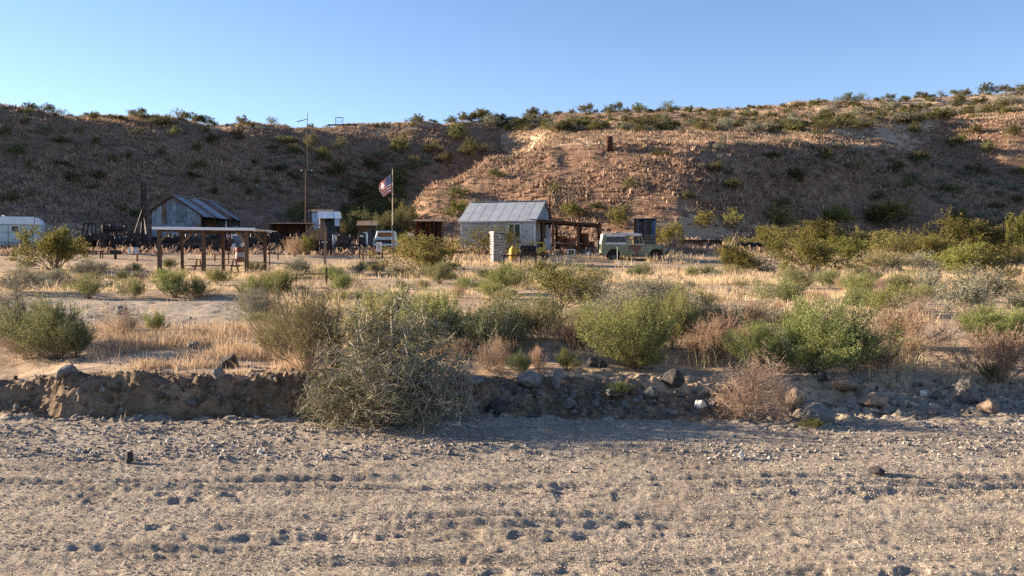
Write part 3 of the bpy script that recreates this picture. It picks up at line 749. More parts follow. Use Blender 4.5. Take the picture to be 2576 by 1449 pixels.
SHORT = {"creosote bushes on the shaded left hillside": "dark creosote on the left hillside", "bushes in the gully behind the flagpole": "dark bush in the flagpole gully",
 "creosote bushes along the skyline ridge": "creosote bush along the skyline", "creosote bushes on the right hill face": "dark creosote on the right slope",
 "saltbush cushions on the right hill face": "small saltbush on the right slope", "saltbush cushions on the slope behind the mast": "small saltbush behind the mast"}
for (g_, lab_), it in PLACED.items():
    head = SHORT.get(g_) or ("olive creosote on the sunlit plateau" if lab_.startswith("olive") else "pale saltbush on the sunlit plateau")
    rows = [""] if "skyline" in g_ else [" in its top row", " in its upper row", " in its lower row", " in its bottom row"]
    place_labels(rows, [(a, b, o, head) for a, b, o, _ in it])
# ------------------------------------------------------------------ dry grass (uncountable)
M['grass'] = leafmat("dry_grass", (.40, .285, .165), (.72, .59, .385), .35)
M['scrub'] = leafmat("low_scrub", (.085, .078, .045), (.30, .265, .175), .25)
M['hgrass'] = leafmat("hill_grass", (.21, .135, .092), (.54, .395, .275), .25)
def blades(P, nb, h, w, rad, seed, lean=.35, hv=.4):
    rng = np.random.default_rng(seed); n = len(P)
    hh = np.broadcast_to(np.asarray(h, float), (n,)); ww = np.broadcast_to(np.asarray(w, float), (n,)); rr = np.broadcast_to(np.asarray(rad, float), (n,))
    k = np.repeat(np.arange(n), nb); m = len(k)
    a = rng.random(m) * 6.283; r = np.sqrt(rng.random(m)) * rr[k]
    b = P[k] + np.stack([np.cos(a) * r, np.sin(a) * r, np.zeros(m) - .02], 1)
    H = hh[k] * rng.uniform(1 - hv, 1 + hv, m); la = a + rng.normal(0, .8, m); ln = np.abs(rng.normal(0, lean, m))
    tip = b + np.stack([np.cos(la) * ln * H, np.sin(la) * ln * H, H], 1)
    mid = b + np.stack([np.cos(la) * ln * H * .3, np.sin(la) * ln * H * .3, H * .6], 1)
    wa = rng.random(m) * 3.1416; wv = np.stack([np.cos(wa), np.sin(wa), np.zeros(m)], 1) * (ww[k] * rng.uniform(.6, 1.4, m))[:, None] * .5
    V = np.stack([b - wv * .7, b + wv * .7, mid + wv, tip, mid - wv], 1).reshape(-1, 3)
    o = np.arange(m) * 5
    Tt = np.concatenate([np.stack([o, o + 1, o + 2], 1), np.stack([o, o + 2, o + 4], 1), np.stack([o + 4, o + 2, o + 3], 1)], 0)
    tn = np.random.default_rng(seed + 3).random(n)
    tint = np.clip(.55 * tn[k] + .45 * rng.random(m), 0, 1)
    return V, Tt, np.repeat(tint, 5)
def blades1(P, nb, h, w, rad, seed, lean=.45):
    rng = np.random.default_rng(seed); n = len(P)
    hh = np.broadcast_to(np.asarray(h, float), (n,)); ww = np.broadcast_to(np.asarray(w, float), (n,)); rr = np.broadcast_to(np.asarray(rad, float), (n,))
    k = np.repeat(np.arange(n), nb); m = len(k)
    a = rng.random(m) * 6.283; r = np.sqrt(rng.random(m)) * rr[k]
    b = P[k] + np.stack([np.cos(a) * r, np.sin(a) * r, np.zeros(m) - .03], 1)
    H = hh[k] * rng.uniform(.6, 1.4, m); ln = np.abs(rng.normal(0, lean, m))
    tip = b + np.stack([np.cos(a) * ln * H, np.sin(a) * ln * H, H], 1)
    wa = rng.random(m) * 3.1416; wv = np.stack([np.cos(wa), np.sin(wa), np.zeros(m)], 1) * (ww[k] * rng.uniform(.6, 1.4, m))[:, None] * .5
    V = np.stack([b - wv, b + wv, tip + wv * .35, tip - wv * .35], 1).reshape(-1, 3)
    tn = np.random.default_rng(seed + 3).random(n)
    tint = np.clip(.6 * tn[k] + .4 * rng.random(m), 0, 1)
    return V, np.arange(m * 4).reshape(-1, 4), np.repeat(tint, 4)
def on_ground(x, y): return np.stack([x, y, TG(x, y)], 1)
def stuff(name, V, Fc, n, t, m, label, cat):
    o = link(name, mesh_np(name, V, Fc, n, False, t), m); return tag(o, label, cat, kind="stuff")
rg = np.random.default_rng(3)
# golden patch on the left bank, and thinner grass on the near terrace
u = rg.uniform(225, 760, 20000); y = rg.uniform(9.25, 15.2, 20000); x = (u - 1288) / F * y
dens = sst(-.12, .10, fbm(x, y, 1.1, 81, 3)) * np.interp(y, [9.2, 10.4, 12.5, 15.2], [1, 1, .45, .25])
dens *= np.interp(u, [225, 290, 520, 760], [.15, .8, .8, .65]) * np.clip((y - 9.2 - .5 * vnoise(x / .35, y * 0, 88)) * 3, .05, 1)
k = rg.random(20000) < dens
V, Fc, t = blades(on_ground(x[k], y[k]), 6, rg.uniform(.05, .15, k.sum()) * (.55 + 1.1 * vnoise(x[k] / .5, y[k] / .5, 89)), .006, .13, 1, .55, .6)
stuff("dry_grass", V, Fc, 3, t, M['grass'], "golden dry grass covering the top of the left wash bank", "grass")
u = rg.uniform(760, 2650, 9000); y = rg.uniform(9.9, 17, 9000); x = (u - 1288) / F * y
k = rg.random(9000) < sst(-.02, .15, fbm(x, y, 1.4, 83, 3)) * np.interp(y, [9.8, 11, 13, 17], [.08, .5, .85, .7])
V, Fc, t = blades(on_ground(x[k], y[k]), 7, rg.uniform(.06, .24, k.sum()), .0065, .12, 2, .5, .6)
stuff("dry_grass", V, Fc, 3, t, M['grass'], "tan dry grass between the shrubs behind the right bank", "grass")
# meadow
n = 30000
y = 15 + 43 * rg.random(n) ** .8; u = rg.uniform(-350, 2900, n); x = (u - 1288) / F * y
chan = (y < 27.5) & (u < 640)
dens = sst(-.03, .13, fbm(x, y * 1.6, 3.4, 85, 5, .62)) * np.where(chan, .03, 1) * np.where((y < 18.5) & (u > 1650) & (u < 1950), .2, 1)
road = (y > 50) & (u < 1010)
dens = dens * np.where(road, .10, 1) * np.where((u < 1010) & (y > 43), .6, 1)
k = rg.random(n) < dens
V, Fc, t = blades1(on_ground(x[k], y[k]), 9, rg.uniform(.08, .26, k.sum()) * np.interp(y[k], [15, 55], [.8, 1.25]) * (.55 + 1.0 * vnoise(x[k] / 1.7, y[k] / 2.2, 86)), np.interp(y[k], [15, 55], [.012, .030]), np.interp(y[k], [15, 55], [.12, .28]), 4, .4)
stuff("dry_grass", V, Fc, 4, t, M['grass'], "golden dry grass meadow sloping up to the house and the truck", "grass")
# hill grass
n = 85000
y = 58 + 125 * rg.random(n) ** 1.15; u = rg.uniform(-300, 2900, n); x = (u - 1288) / F * y
camp = (y < 84) & (u < 1060)
dens = sst(-.16, .08, fbm(x, y, 7, 87, 4)) * np.where(camp, .25, 1) * .95 + .05
k = rg.random(n) < dens
V, Fc, t = blades1(on_ground(x[k], y[k]), 4, rg.uniform(.16, .44, k.sum()), rg.uniform(.13, .27, k.sum()), rg.uniform(.10, .26, k.sum()), 6, .8)
n3 = 17000; y3 = 70 + 120 * rg.random(n3) ** 1.1; u3 = rg.uniform(-250, 2850, n3); x3 = (u3 - 1288) / F * y3
k3 = (rg.random(n3) < .12 + .88 * sst(-.05, .18, fbm(x3, y3 * .6, 9, 79, 5, .6)) + .3 * (y3 > 100)) & ~((y3 < 84) & (u3 < 1060))
sz = rg.uniform(.16, .42, k3.sum()) * rg.uniform(.6, 1.3, k3.sum())
V3, F3, t3 = blades1(on_ground(x3[k3], y3[k3]), 13, sz, rg.uniform(.06, .13, k3.sum()), sz * .85, 19, .8)
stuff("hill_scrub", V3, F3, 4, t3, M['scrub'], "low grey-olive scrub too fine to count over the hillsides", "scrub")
n2 = 26000; y2 = 96 + 105 * rg.random(n2); u2 = rg.uniform(-200, 2800, n2); x2 = (u2 - 1288) / F * y2
sh_ = np.interp(u2, [-400, 0, 400, 700, 980, 1100, 1250, 1400, 1550, 1700, 1850, 2000, 2200, 2370, 2576], [106, 113, 137, 157, 168, 169, 174, 99, 97, 96, 98, 106, 118, 156, 152])
k2 = (y2 > sh_) & (rg.random(n2) < sst(-.2, .1, fbm(x2, y2, 6, 84, 4)))
V2, F2, t2 = blades1(on_ground(x2[k2], y2[k2]), 5, rg.uniform(.2, .45, k2.sum()), rg.uniform(.08, .16, k2.sum()), rg.uniform(.15, .35, k2.sum()), 9, .6)
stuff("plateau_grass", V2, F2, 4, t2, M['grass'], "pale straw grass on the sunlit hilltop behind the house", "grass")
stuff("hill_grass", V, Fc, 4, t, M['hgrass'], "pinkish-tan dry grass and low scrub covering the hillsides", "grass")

# ================================================================== built things
class MB:
    def __init__(s): s.v = []; s.f = []
    def add(s, vs, fs):
        o = len(s.v); s.v += [tuple(v) for v in vs]; s.f += [tuple(i + o for i in f) for f in fs]; return s
    def box(s, c, d, R=None):
        x, y, z = d[0] / 2, d[1] / 2, d[2] / 2
        vs = [Vector((a * x, b * y, e * z)) for e in (-1, 1) for a, b in ((-1, -1), (1, -1), (1, 1), (-1, 1))]
        if R is not None: vs = [R @ v for v in vs]
        c = Vector(c)
        return s.add([v + c for v in vs], [(3, 2, 1, 0), (4, 5, 6, 7), (0, 1, 5, 4), (1, 2, 6, 5), (2, 3, 7, 6), (3, 0, 4, 7)])
    def bar(s, p, q, w, h=None):
        p = Vector(p); q = Vector(q); h = h or w; d = q - p
        R = d.to_track_quat('X', 'Z').to_matrix()
        return s.box((p + q) / 2, (d.length, w, h), R)
    def tube(s, p, q, r, r2=None, n=10, cap=True):
        p = Vector(p); q = Vector(q); r2 = r if r2 is None else r2
        d = (q - p).normalized(); a = d.orthogonal().normalized(); b = d.cross(a)
        vs = []
        for c, rr in ((p, r), (q, r2)):
            for k in range(n):
                t = 6.28318 * k / n; vs.append(c + a * math.cos(t) * rr + b * math.sin(t) * rr)
        fs = [(k, (k + 1) % n, n + (k + 1) % n, n + k) for k in range(n)]
        if cap: fs += [tuple(range(n - 1, -1, -1)), tuple(range(n, 2 * n))]
        return s.add(vs, fs)
    def prism(s, poly, y0, y1):
        """side profile in x,z pulled along y"""
        n = len(poly)
        vs = [(a, y0, b) for a, b in poly] + [(a, y1, b) for a, b in poly]
        return s.add(vs, [tuple(range(n)), tuple(range(2 * n - 1, n - 1, -1))] + [(k, n + k, n + (k + 1) % n, (k + 1) % n) for k in range(n)])
    def ring(s, c, axis, R, r, n=20, m=6):
        c = Vector(c); ax = Vector(axis).normalized(); a = ax.orthogonal().normalized(); b = ax.cross(a); vs = []; fs = []
        for i in range(n):
            t = 6.28318 * i / n; d = a * math.cos(t) + b * math.sin(t)
            for j in range(m):
                u = 6.28318 * j / m; vs.append(c + d * (R + r * math.cos(u)) + ax * r * math.sin(u))
        for i in range(n):
            for j in range(m):
                fs.append((i * m + j, ((i + 1) % n) * m + j, ((i + 1) % n) * m + (j + 1) % m, i * m + (j + 1) % m))
        return s.add(vs, fs)
    def lathe(s, prof, c=(0, 0, 0), n=16):
        vs = []; fs = []; c = Vector(c)
        for r, z in prof:
            for k in range(n):
                t = 6.28318 * k / n; vs.append(c + Vector((r * math.cos(t), r * math.sin(t), z)))
        for i in range(len(prof) - 1):
            for k in range(n): fs.append((i * n + k, i * n + (k + 1) % n, (i + 1) * n + (k + 1) % n, (i + 1) * n + k))
        fs += [tuple(range(n - 1, -1, -1)), tuple(range((len(prof) - 1) * n, len(prof) * n))]
        return s.add(vs, fs)
    def build(s, name, m, parent=None, smooth=False, bevel=0):
        me = bpy.data.meshes.new(name); me.from_pydata(s.v, [], s.f)
        bm = bmesh.new(); bm.from_mesh(me); bmesh.ops.recalc_face_normals(bm, faces=bm.faces)
        if bevel: bmesh.ops.bevel(bm, geom=[e for e in bm.edges if len(e.link_faces) == 2 and e.calc_face_angle(0) > .6], offset=bevel, segments=1, affect='EDGES')
        bm.to_mesh(me); bm.free()
        if smooth: me.polygons.foreach_set("use_smooth", [True] * len(me.polygons))
        me.update()
        return link(name, me, m, parent)
def box(name, c, d, m, parent=None, R=None, bevel=0): return MB().box(c, d, R).build(name, m, parent, bevel=bevel)
RZ = lambda a: Matrix.Rotation(a, 3, 'Z')
RX = lambda a: Matrix.Rotation(a, 3, 'X')
RY = lambda a: Matrix.Rotation(a, 3, 'Y')

M['tin'] = mat("galvanised_tin", (.22, .25, .28), (.32, .35, .38), 3, .6, .15, .004, 30, vary=.12)
M['tin_blue'] = mat("weathered_tin", (.13, .16, .20), (.24, .28, .33), 2.5, .65, .1, .004, 20, c3=(.20, .13, .09), w3=.62, vary=.22)
M['rust_tin'] = mat("rusty_tin", (.11, .062, .042), (.19, .115, .082), 3, .8, .1, .004, 30, c3=(.22, .22, .23), w3=.62, vary=.2)
M['roof_tin'] = mat("roof_tin", (.31, .335, .36), (.38, .405, .43), 1.5, .6, .1, .002, 12, vary=.06)
M['rust'] = mat("rust", (.11, .042, .022), (.22, .085, .04), 6, .85, 0, .004, 60, vary=.2)
M['rust_dk'] = mat('dark_rust', (.05, .022, .014), (.095, .042, .026), 6, .85, 0, .004, 60)
M['clod'] = mat('bank_clod', (.14, .098, .064), (.22, .158, .104), 6, .95, 0, .02, 30, vary=.2)
M['rust_lt'] = mat("orange_rust", (.24, .085, .035), (.34, .14, .06), 5, .85, 0, .003, 40, vary=.15)
M['iron'] = mat("dark_iron", (.018, .016, .016), (.055, .045, .042), 7, .7, .2, .004, 40, vary=.3)
M['iron2'] = mat("grey_iron", (.05, .05, .055), (.11, .10, .10), 7, .6, .3, .004, 40, vary=.3)
M['timber'] = mat("weathered_timber", (.16, .105, .065), (.27, .19, .125), 6, .85, 0, .004, 30, vary=.2, stretch=(6, 6, .8))
M['timber_dk'] = mat("dark_timber", (.055, .032, .022), (.10, .062, .042), 6, .85, 0, .004, 30, vary=.25, stretch=(6, 6, .8))
M['post_wood'] = mat('pavilion_post_wood', (.085, .055, .036), (.15, .10, .066), 6, .85, 0, .004, 30, vary=.15, stretch=(6, 6, .8))
M['white_edge'] = mat('white_sheet_edge', (.74, .75, .76), (.80, .80, .80), 3, .5)
M['ply'] = mat("brown_plywood", (.17, .105, .062), (.24, .155, .095), 4, .85, 0, .003, 20, vary=.15)
M['white'] = mat("old_white_paint", (.60, .60, .58), (.72, .72, .69), 3, .55, 0, .002, 20, c3=(.42, .36, .30), w3=.68, vary=.06)
M['trailer'] = mat("chalky_trailer_paint", (.43, .52, .53), (.53, .61, .61), 2, .5, 0, .002, 9, c3=(.42, .45, .44), w3=.62)
M['trailer_top'] = mat("trailer_roof_paint", (.66, .70, .72), (.75, .77, .78), 2, .5)
M['stucco'] = mat("grey_siding", (.40, .40, .38), (.50, .49, .47), 2.5, .85, 0, .006, 20, c3=(.33, .31, .29), w3=.6, vary=.08)
M['siding_lo'] = mat("dull_siding", (.30, .28, .26), (.40, .37, .34), 4, .85, 0, .006, 20, vary=.15)
M['glass'] = mat("window_glass", (.02, .025, .03), (.03, .035, .04), 2, .08)
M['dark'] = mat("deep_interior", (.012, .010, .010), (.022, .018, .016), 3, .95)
M['yellow'] = mat("faded_yellow_paint", (.50, .28, .035), (.58, .36, .06), 4, .55, 0, .003, 20, c3=(.20, .10, .04), w3=.62, vary=.1)
M['olive_y'] = mat("dull_yellow_green", (.34, .27, .045), (.44, .35, .07), 4, .6, 0, .003, 20, c3=(.16, .09, .04), w3=.6)
M['blue'] = mat("blue_paint", (.035, .085, .17), (.06, .12, .22), 4, .6, 0, .003, 20, vary=.2)
M['pale_blue'] = mat("pale_blue_panel", (.34, .44, .54), (.44, .53, .62), 3, .5, vary=.1)
M['red'] = mat("faded_red_paint", (.13, .032, .026), (.19, .052, .04), 4, .6, vary=.1)
M['rubber'] = mat("old_rubber", (.016, .016, .017), (.035, .034, .034), 8, .85, vary=.2)
M['canvas'] = mat("sun_bleached_canvas", (.60, .48, .34), (.68, .56, .41), 3, .9)
M['stone_d'] = mat("basalt", (.045, .040, .038), (.115, .100, .092), 6, .85, 0, .02, 18, vary=.3)
M['stone_g'] = mat("grey_rock", (.15, .138, .125), (.26, .237, .215), 5, .9, 0, .012, 22, vary=.25)
M['stone_b'] = mat("brown_rock", (.21, .15, .105), (.34, .25, .18), 5, .9, 0, .015, 22, vary=.25)
M['stone_w'] = mat("white_quartz", (.55, .52, .46), (.68, .65, .58), 6, .8, 0, .006, 22, vary=.1)
M['stone_s'] = mat("slate_rock", (.115, .108, .102), (.19, .178, .165), 6, .85, 0, .012, 22, vary=.2)
M['mortar'] = mat("mortar", (.30, .27, .235), (.40, .36, .31), 8, .95, 0, .01, 40)

def hull_mesh(name, seed, n=18, dims=(1, 1, 1), flat_bottom=True, jag=.0):
    """broken-stone shape, unit size"""
    rg_ = random.Random(seed); bm = bmesh.new()
    for _ in range(n):
        v = Vector((rg_.gauss(0, 1), rg_.gauss(0, 1), rg_.gauss(0, 1))).normalized() * rg_.uniform(.82, 1.0)
        z = v.z
        if flat_bottom and z < -.35: z = -.35
        bm.verts.new((v.x * .5 * dims[0], v.y * .5 * dims[1], z * .5 * dims[2]))
    bmesh.ops.convex_hull(bm, input=bm.verts)
    for v in [v for v in bm.verts if not v.link_faces]: bm.verts.remove(v)
    bmesh.ops.recalc_face_normals(bm, faces=bm.faces)
    me = bpy.data.meshes.new(name); bm.to_mesh(me); bm.free()
    return me

# ---------------------------------------------------------------- wooden shade pavilion
def pavilion():
    x0, x1, y0, y1 = X(402, 45), X(667, 48.1), 45.0, 48.1
    zt = Z(578, 45)
    e = empty("shade_pavilion", ((x0 + x1) / 2, 46.5, .7)); ox, oy, oz = e.location
    for k, (px, d, r) in enumerate([(402, 45, .095), (513, 45, .09), (621, 45, .095), (459, 48.1, .075), (562, 48.1, .075), (667, 48.1, .075)]):
        x = X(px, d); z0 = T(x, d) - .2; top = zt - .02
        if k == 0: top = zt + .12
        MB().box((x - ox, d - oy, (z0 + top) / 2 - oz), (r * 1.8, r * 1.8, top - z0), RZ(random.uniform(-.1, .1))).build("post", M['post_wood'], e)
    for d in (45.0, 48.1):
        MB().bar((x0 - .1 - ox, d + .12 - oy, zt - .06 - oz), (x1 + .25 - ox, d + .12 - oy, zt - .08 - oz), .05, .08).build("beam", M['post_wood'], e)
    for k in range(7):
        x = x0 + (x1 - x0) * k / 6
        MB().bar((x - ox, 44.8 - oy, zt - .0 - oz), (x - ox, 48.4 - oy, zt - .0 - oz), .045, .04).build("rafter", M['post_wood'], e)
    for (px, d, s) in [(402, 45, 1), (621, 45, -1), (667, 48.1, -1), (459, 48.1, 1)]:
        x = X(px, d) - ox
        MB().bar((x, d - .02 - oy, zt - .65 - oz), (x + s * .5, d - .02 - oy, zt - .14 - oz), .05, .10).build("brace", M['timber'], e)
    n = 6; w = (x1 - x0 + .7) / n
    for k in range(n):
        xa = x0 - .15 + k * w
        MB().box((xa + w / 2 - ox, 46.55 - oy, zt + .065 - oz + (k % 2) * .006 - k * .012), (w * 1.02, 3.9, .03), RX(random.uniform(-.006, .004))).build("roof_sheet", M['white'], e)
    MB().bar((x0 - .2 - ox, 44.58 - oy, zt + .07 - oz), (x1 + .5 - ox, 44.58 - oy, zt + .01 - oz), .03, .14).build("roof_edge", M['white_edge'], e)
    tag(e, "open timber pavilion with six posts and a thin white sheet roof", "pavilion")
    # picnic table below
    t = empty("picnic_table", (X(545, 46.6), 46.6, T(X(545, 46.6), 46.6)))
    for k in range(4): box("table_plank", (0, -.33 + k * .22, .76), (2.7, .2, .04), M['timber'], t)
    for s in (-1, 1):
        for k in range(2): box("bench_plank", (0, s * (.62 + k * .2), .44), (2.7, .18, .04), M['timber'], t)
    for s in (-1, 1):
        MB().bar((s * .95, -.7, 0), (s * .95, -.2, .74), .05, .08).build("leg", M['timber'], t)
        MB().bar((s * .95, .7, 0), (s * .95, .2, .74), .05, .08).build("leg", M['timber'], t)
        MB().bar((s * 1.0, -.8, .40), (s * 1.0, .8, .40), .05, .08).build("bench_support", M['timber'], t)
    tag(t, "long wooden picnic table under the open pavilion", "picnic table")
pavilion()

# ---------------------------------------------------------------- tin shed
def sheet(w, h, pitch=.11, amp=.012):
    """one corrugated sheet: x across, z up, faces -y"""
    n = max(4, int(w / pitch * 2)); vs = []; fs = []
    for i in range(n + 1):
        x = w * i / n; y = amp * (1 if i % 2 else -1)
        vs += [(x, y, 0), (x, y, h)]
    for i in range(n): fs.append((2 * i, 2 * i + 2, 2 * i + 3, 2 * i + 1))
    return vs, fs
def tin_shed():
    W, L, hl, hr, hp = 4.3, 8.2, 2.95, 2.65, 4.2
    bx, by = X(445, 75) + .43, 75 + L / 2; bz = T(X(445, 75), 75) - .1
    e = empty("tin_shed", (bx, by, bz), math.radians(-6))
    a, b, ap = -W / 2, W / 2, -W / 2 + W * .44
    # gable wall of separate sheets
    rg_ = random.Random(4); x = a; k = 0
    cols = ['tin_blue', 'tin_blue', 'tin_blue', 'tin_blue', 'tin', 'tin_blue', 'tin_blue', 'tin_blue', 'tin_blue', 'tin_blue']
    def top(xx): return hl + (hp - hl) * (xx - a) / (ap - a) if xx < ap else hp + (hr - hp) * (xx - ap) / (b - ap)
    ws = [.42, .46, .44, .38, .50, .52, .40, .30, .46, .42]
    for w in ws:
        x2 = min(x + w, b); split = rg_.uniform(1.7, 2.1)
        yo = -L / 2 - .012 * (k % 2) - .01
        lo = [(x + .006, 0), (x2 - .006, 0), (x2 - .006, split), (x + .006, split)]
        t1, t2 = top(x) - .03, top(x2) - .03
        hi = [(x + .006, split), (x2 - .006, split), (x2 - .006, t2)] + ([(ap, hp - .03)] if x < ap < x2 else []) + [(x + .006, t1)]
        MB().prism(lo, yo, yo + .03).build("wall_sheet", M[cols[k]], e)
        MB().prism(hi, yo - .006, yo + .024).build("wall_sheet", M[cols[(k * 3 + 1) % 10] if k != 2 else 'rust_tin'], e)
        x = x2; k += 1
    box("window_cover", (.38, -L / 2 - .055, 1.55), (.62, .03, .80), M['tin'], e)
    box("window_frame", (.38, -L / 2 - .045, 1.98), (.95, .03, .06), M['timber_dk'], e)
    box("wall_slot", (-.62, -L / 2 - .06, .75), (.13, .02, .62), M['dark'], e)
    # back and left walls, floor line
    MB().prism([(a, 0), (b, 0), (b, hr), (ap, hp), (a, hl)], L / 2 - .04, L / 2).build("back_wall", M['tin_blue'], e)
    box("left_wall", (a + .02, 0, hl / 2), (.04, L, hl), M['tin_blue'], e)
    # open right side: posts and half sheets at the far end
    for i, yy in enumerate((-L / 2 + .12, -L / 6, L / 6 + .4, L / 2 - .1)):
        box("post", (b - .06, yy, hr / 2), (.12, .12, hr), M['timber_dk'], e)
    box("header_beam", (b - .06, 0, hr - .10), (.10, L, .18), M['timber_dk'], e)
    box("side_sheet", (b + .01, L / 2 - .9, .95), (.03, 1.5, 1.9), M['tin_blue'], e)
    box("inner_partition", (b - 1.3, .6, 1.2), (.05, 2.4, 2.3), M['timber_dk'], e)
    MB().bar((b + .15, .8, .0), (b - .1, 1.1, 2.3), .10, .03).build("leaning_plank", M['white'], e)
    # roof sheets in runs with gaps of rust
    n = 9; pal = ['rust_tin', 'tin_blue', 'rust_tin', 'tin', 'tin_blue', 'rust_tin', 'tin_blue', 'tin', 'rust_tin']
    for i in range(n):
        y0 = -L / 2 - .25 + (L + .5) * i / n; y1 = -L / 2 - .25 + (L + .5) * (i + 1) / n
        for side in (0, 1):
            p, q = ((ap, hp), (b + .35, hr - .24)) if side else ((ap, hp), (a - .25, hl - .16))
            off = .03 + .012 * (i % 2)
            if side and i == n - 3: q = (b + .0, hr - .0)
            MB().prism([(p[0], p[1] + off), (q[0], q[1] + off), (q[0], q[1] + off - .022), (p[0], p[1] + off - .022)], y0, y1 + .02).build("roof_sheet", M[pal[(i + side * 3) % 9]], e)
    MB().bar((ap, -L / 2 - .27, hp + .06), (ap, L / 2 + .27, hp + .06), .22, .03).build("ridge_cap", M['tin'], e)
    MB().bar((a - .2, -L / 2 - .24, hl - .11), (ap, -L / 2 - .24, hp + .02), .03, .12).build("fascia", M['timber_dk'], e)
    MB().bar((ap, -L / 2 - .24, hp + .02), (b + .3, -L / 2 - .24, hr - .17), .03, .12).build("fascia", M['timber_dk'], e)
    tag(e, "weathered grey-blue tin shed with rust-striped gable roof and open dark side", "shed")
tin_shed()

# ---------------------------------------------------------------- house with metal roof
def house():
    W, D, hw, hp = 5.15, 4.8, 2.15, 3.45
    a = math.radians(-16)
    cx, cy = X(1252, 60) + math.sin(.28) * D / 2, 60 + math.cos(.28) * D / 2
    bz = Z(552, 60) - hw
    e = empty("metal_roof_house", (cx, cy, bz), a)
    x0, x1, y0, y1 = -W / 2, W / 2, -D / 2, D / 2
    # stone footing
    box("footing", (0, 0, -.25), (W + .02, D + .02, .9), M['siding_lo'], e)
    # front wall as separate panels
    xs = [x0, x0 + .45, x0 + 1.35, x0 + 2.2, x0 + 3.05, x0 + 3.3, x0 + 4.2, x0 + 4.62, x1]
    for i in range(8):
        xa, xb = xs[i], xs[i + 1]
        if i == 5:
            box("wall_panel", ((xa + xb) / 2, y0 + .03, .52), (xb - xa - .008, .06, .64), M['stucco'], e)
            box("wall_panel", ((xa + xb) / 2, y0 + .03, 1.99), (xb - xa - .008, .06, .28), M['stucco'], e)
        else:
            box("wall_panel", ((xa + xb) / 2, y0 + .03 - .006 * (i % 2), 1.18), (xb - xa - .008, .06, 1.92), M['stucco'], e)
    # right window with frame and panes
    wx = (xs[5] + xs[6]) / 2; ww = xs[6] - xs[5]
    wn_ = empty("window", (0, 0, 0)); wn_.parent = e
    for (c, d) in (((wx, y0 - .02, 1.83), (ww, .09, .07)), ((wx, y0 - .02, .86), (ww + .1, .12, .06)), ((wx - ww / 2 + .03, y0 - .02, 1.34), (.06, .09, .98)), ((wx + ww / 2 - .03, y0 - .02, 1.34), (.06, .09, .98)), ((wx, y0 - .01, 1.34), (.05, .07, .98))):
        box("window_frame", c, d, M['white'], wn_)
    for s in (-1, 1): box("pane", (wx + s * ww / 4, y0 + .03, 1.34), (ww / 2 - .05, .012, .93), M['glass'], wn_)
    # left boarded window
    b = box("window", (x0 + 1.35, y0 - .025, 1.45), (1.2, .04, .85), M['siding_lo'], e)
    for k in range(4): box("louvre", (0, 0, 0), (1.15, .03, .06), M['stucco'], b).location = (x0 + 1.35, y0 - .06, 1.15 + .2 * k)
    MB().bar((x0 + .25, y0 - .05, 1.0), (x0 + .95, y0 - .05, .35), .05, .06).build("downpipe", M['white'], e)
    box("corner_board", (x0 - .012, y0 - .012, 1.0), (.10, .10, 2.25), M['white'], e)
    box("corner_board", (x1 + .012, y0 - .012, 1.0), (.10, .10, 2.25), M['white'], e)
    box("base_board", (x0 + 1.3, y0 - .03, .18), (2.5, .04, .06), M['white'], e)
    # gable ends in vertical panels
    for s, xx in ((1, x1), (-1, x0)):
        n = 6
        for k in range(n):
            ya = y0 + D * k / n; yb = y0 + D * (k + 1) / n
            f = lambda y: hw + (hp - hw) * (1 - abs(y) / (D / 2))
            vs = [(xx, ya + .004, .18), (xx, yb - .004, .18), (xx, yb - .004, f(yb)), (xx, ya + .004, f(ya))]
            if ya < -1e-6 < yb: pass
            m_ = MB(); q = .03 * s
            m_.add(vs + [(x - q, y, z) for x, y, z in vs], [(0, 1, 2, 3), (7, 6, 5, 4), (0, 4, 5, 1), (1, 5, 6, 2), (2, 6, 7, 3), (3, 7, 4, 0)])
            m_.build("gable_panel", M['stucco'], e)
    MB().add([(x1 + .02, y0 + .02, hw + .02), (x1 + .02, y1 - .02, hw + .02), (x1 + .02, 0, hp - .04)], [(0, 1, 2)]).build("gable_tin", M['tin'], e)
    box("back_wall", (0, y1 - .03, hw / 2), (W - .1, .06, hw), M['stucco'], e)
    dr = box("door", (x1 + .03, -.3, 1.0), (.05, .95, 1.95), M['dark'], e); box("handle", (x1 + .07, .1, 1.0), (.04, .04, .12), M['iron'], dr)
    # standing-seam roof
    n = 8; ov = .18
    for s in (-1, 1):
        for k in range(n):
            xa = x0 - ov + (W + 2 * ov) * k / n; xb = x0 - ov + (W + 2 * ov) * (k + 1) / n
            ye, ze = s * (D / 2 + .28), hw - .16; o = .04
            vs = [(xa + .004, 0, hp + o), (xb - .004, 0, hp + o), (xb - .004, ye, ze + o), (xa + .004, ye, ze + o)]
            m_ = MB(); m_.add(vs + [(x, y, z - .03) for x, y, z in vs], [(0, 1, 2, 3), (7, 6, 5, 4), (0, 4, 5, 1), (1, 5, 6, 2), (2, 6, 7, 3), (3, 7, 4, 0)])
            pn = m_.build("roof_panel", M['roof_tin'], e)
            if k: MB().bar((xa, 0, hp + o + .004), (xa, ye, ze + o + .004), .03, .008).build("seam", M['roof_tin'], pn)
        MB().bar((x0 - ov, s * (D / 2 + .27), hw - .17), (x1 + ov, s * (D / 2 + .27), hw - .17), .03, .09).build("eave_board", M['stucco'], e)
    MB().bar((x0 - ov - .01, 0, hp + .065), (x1 + ov + .01, 0, hp + .065), .26, .03).build("ridge_cap", M['roof_tin'], e)
    MB().tube((x1 + .35, .4, 1.6), (x1 + .35, .4, hp + .35), .07).build("stovepipe", M['rust'], e)
    tag(e, "small grey house with standing-seam metal gable roof beside the open porch", "house")
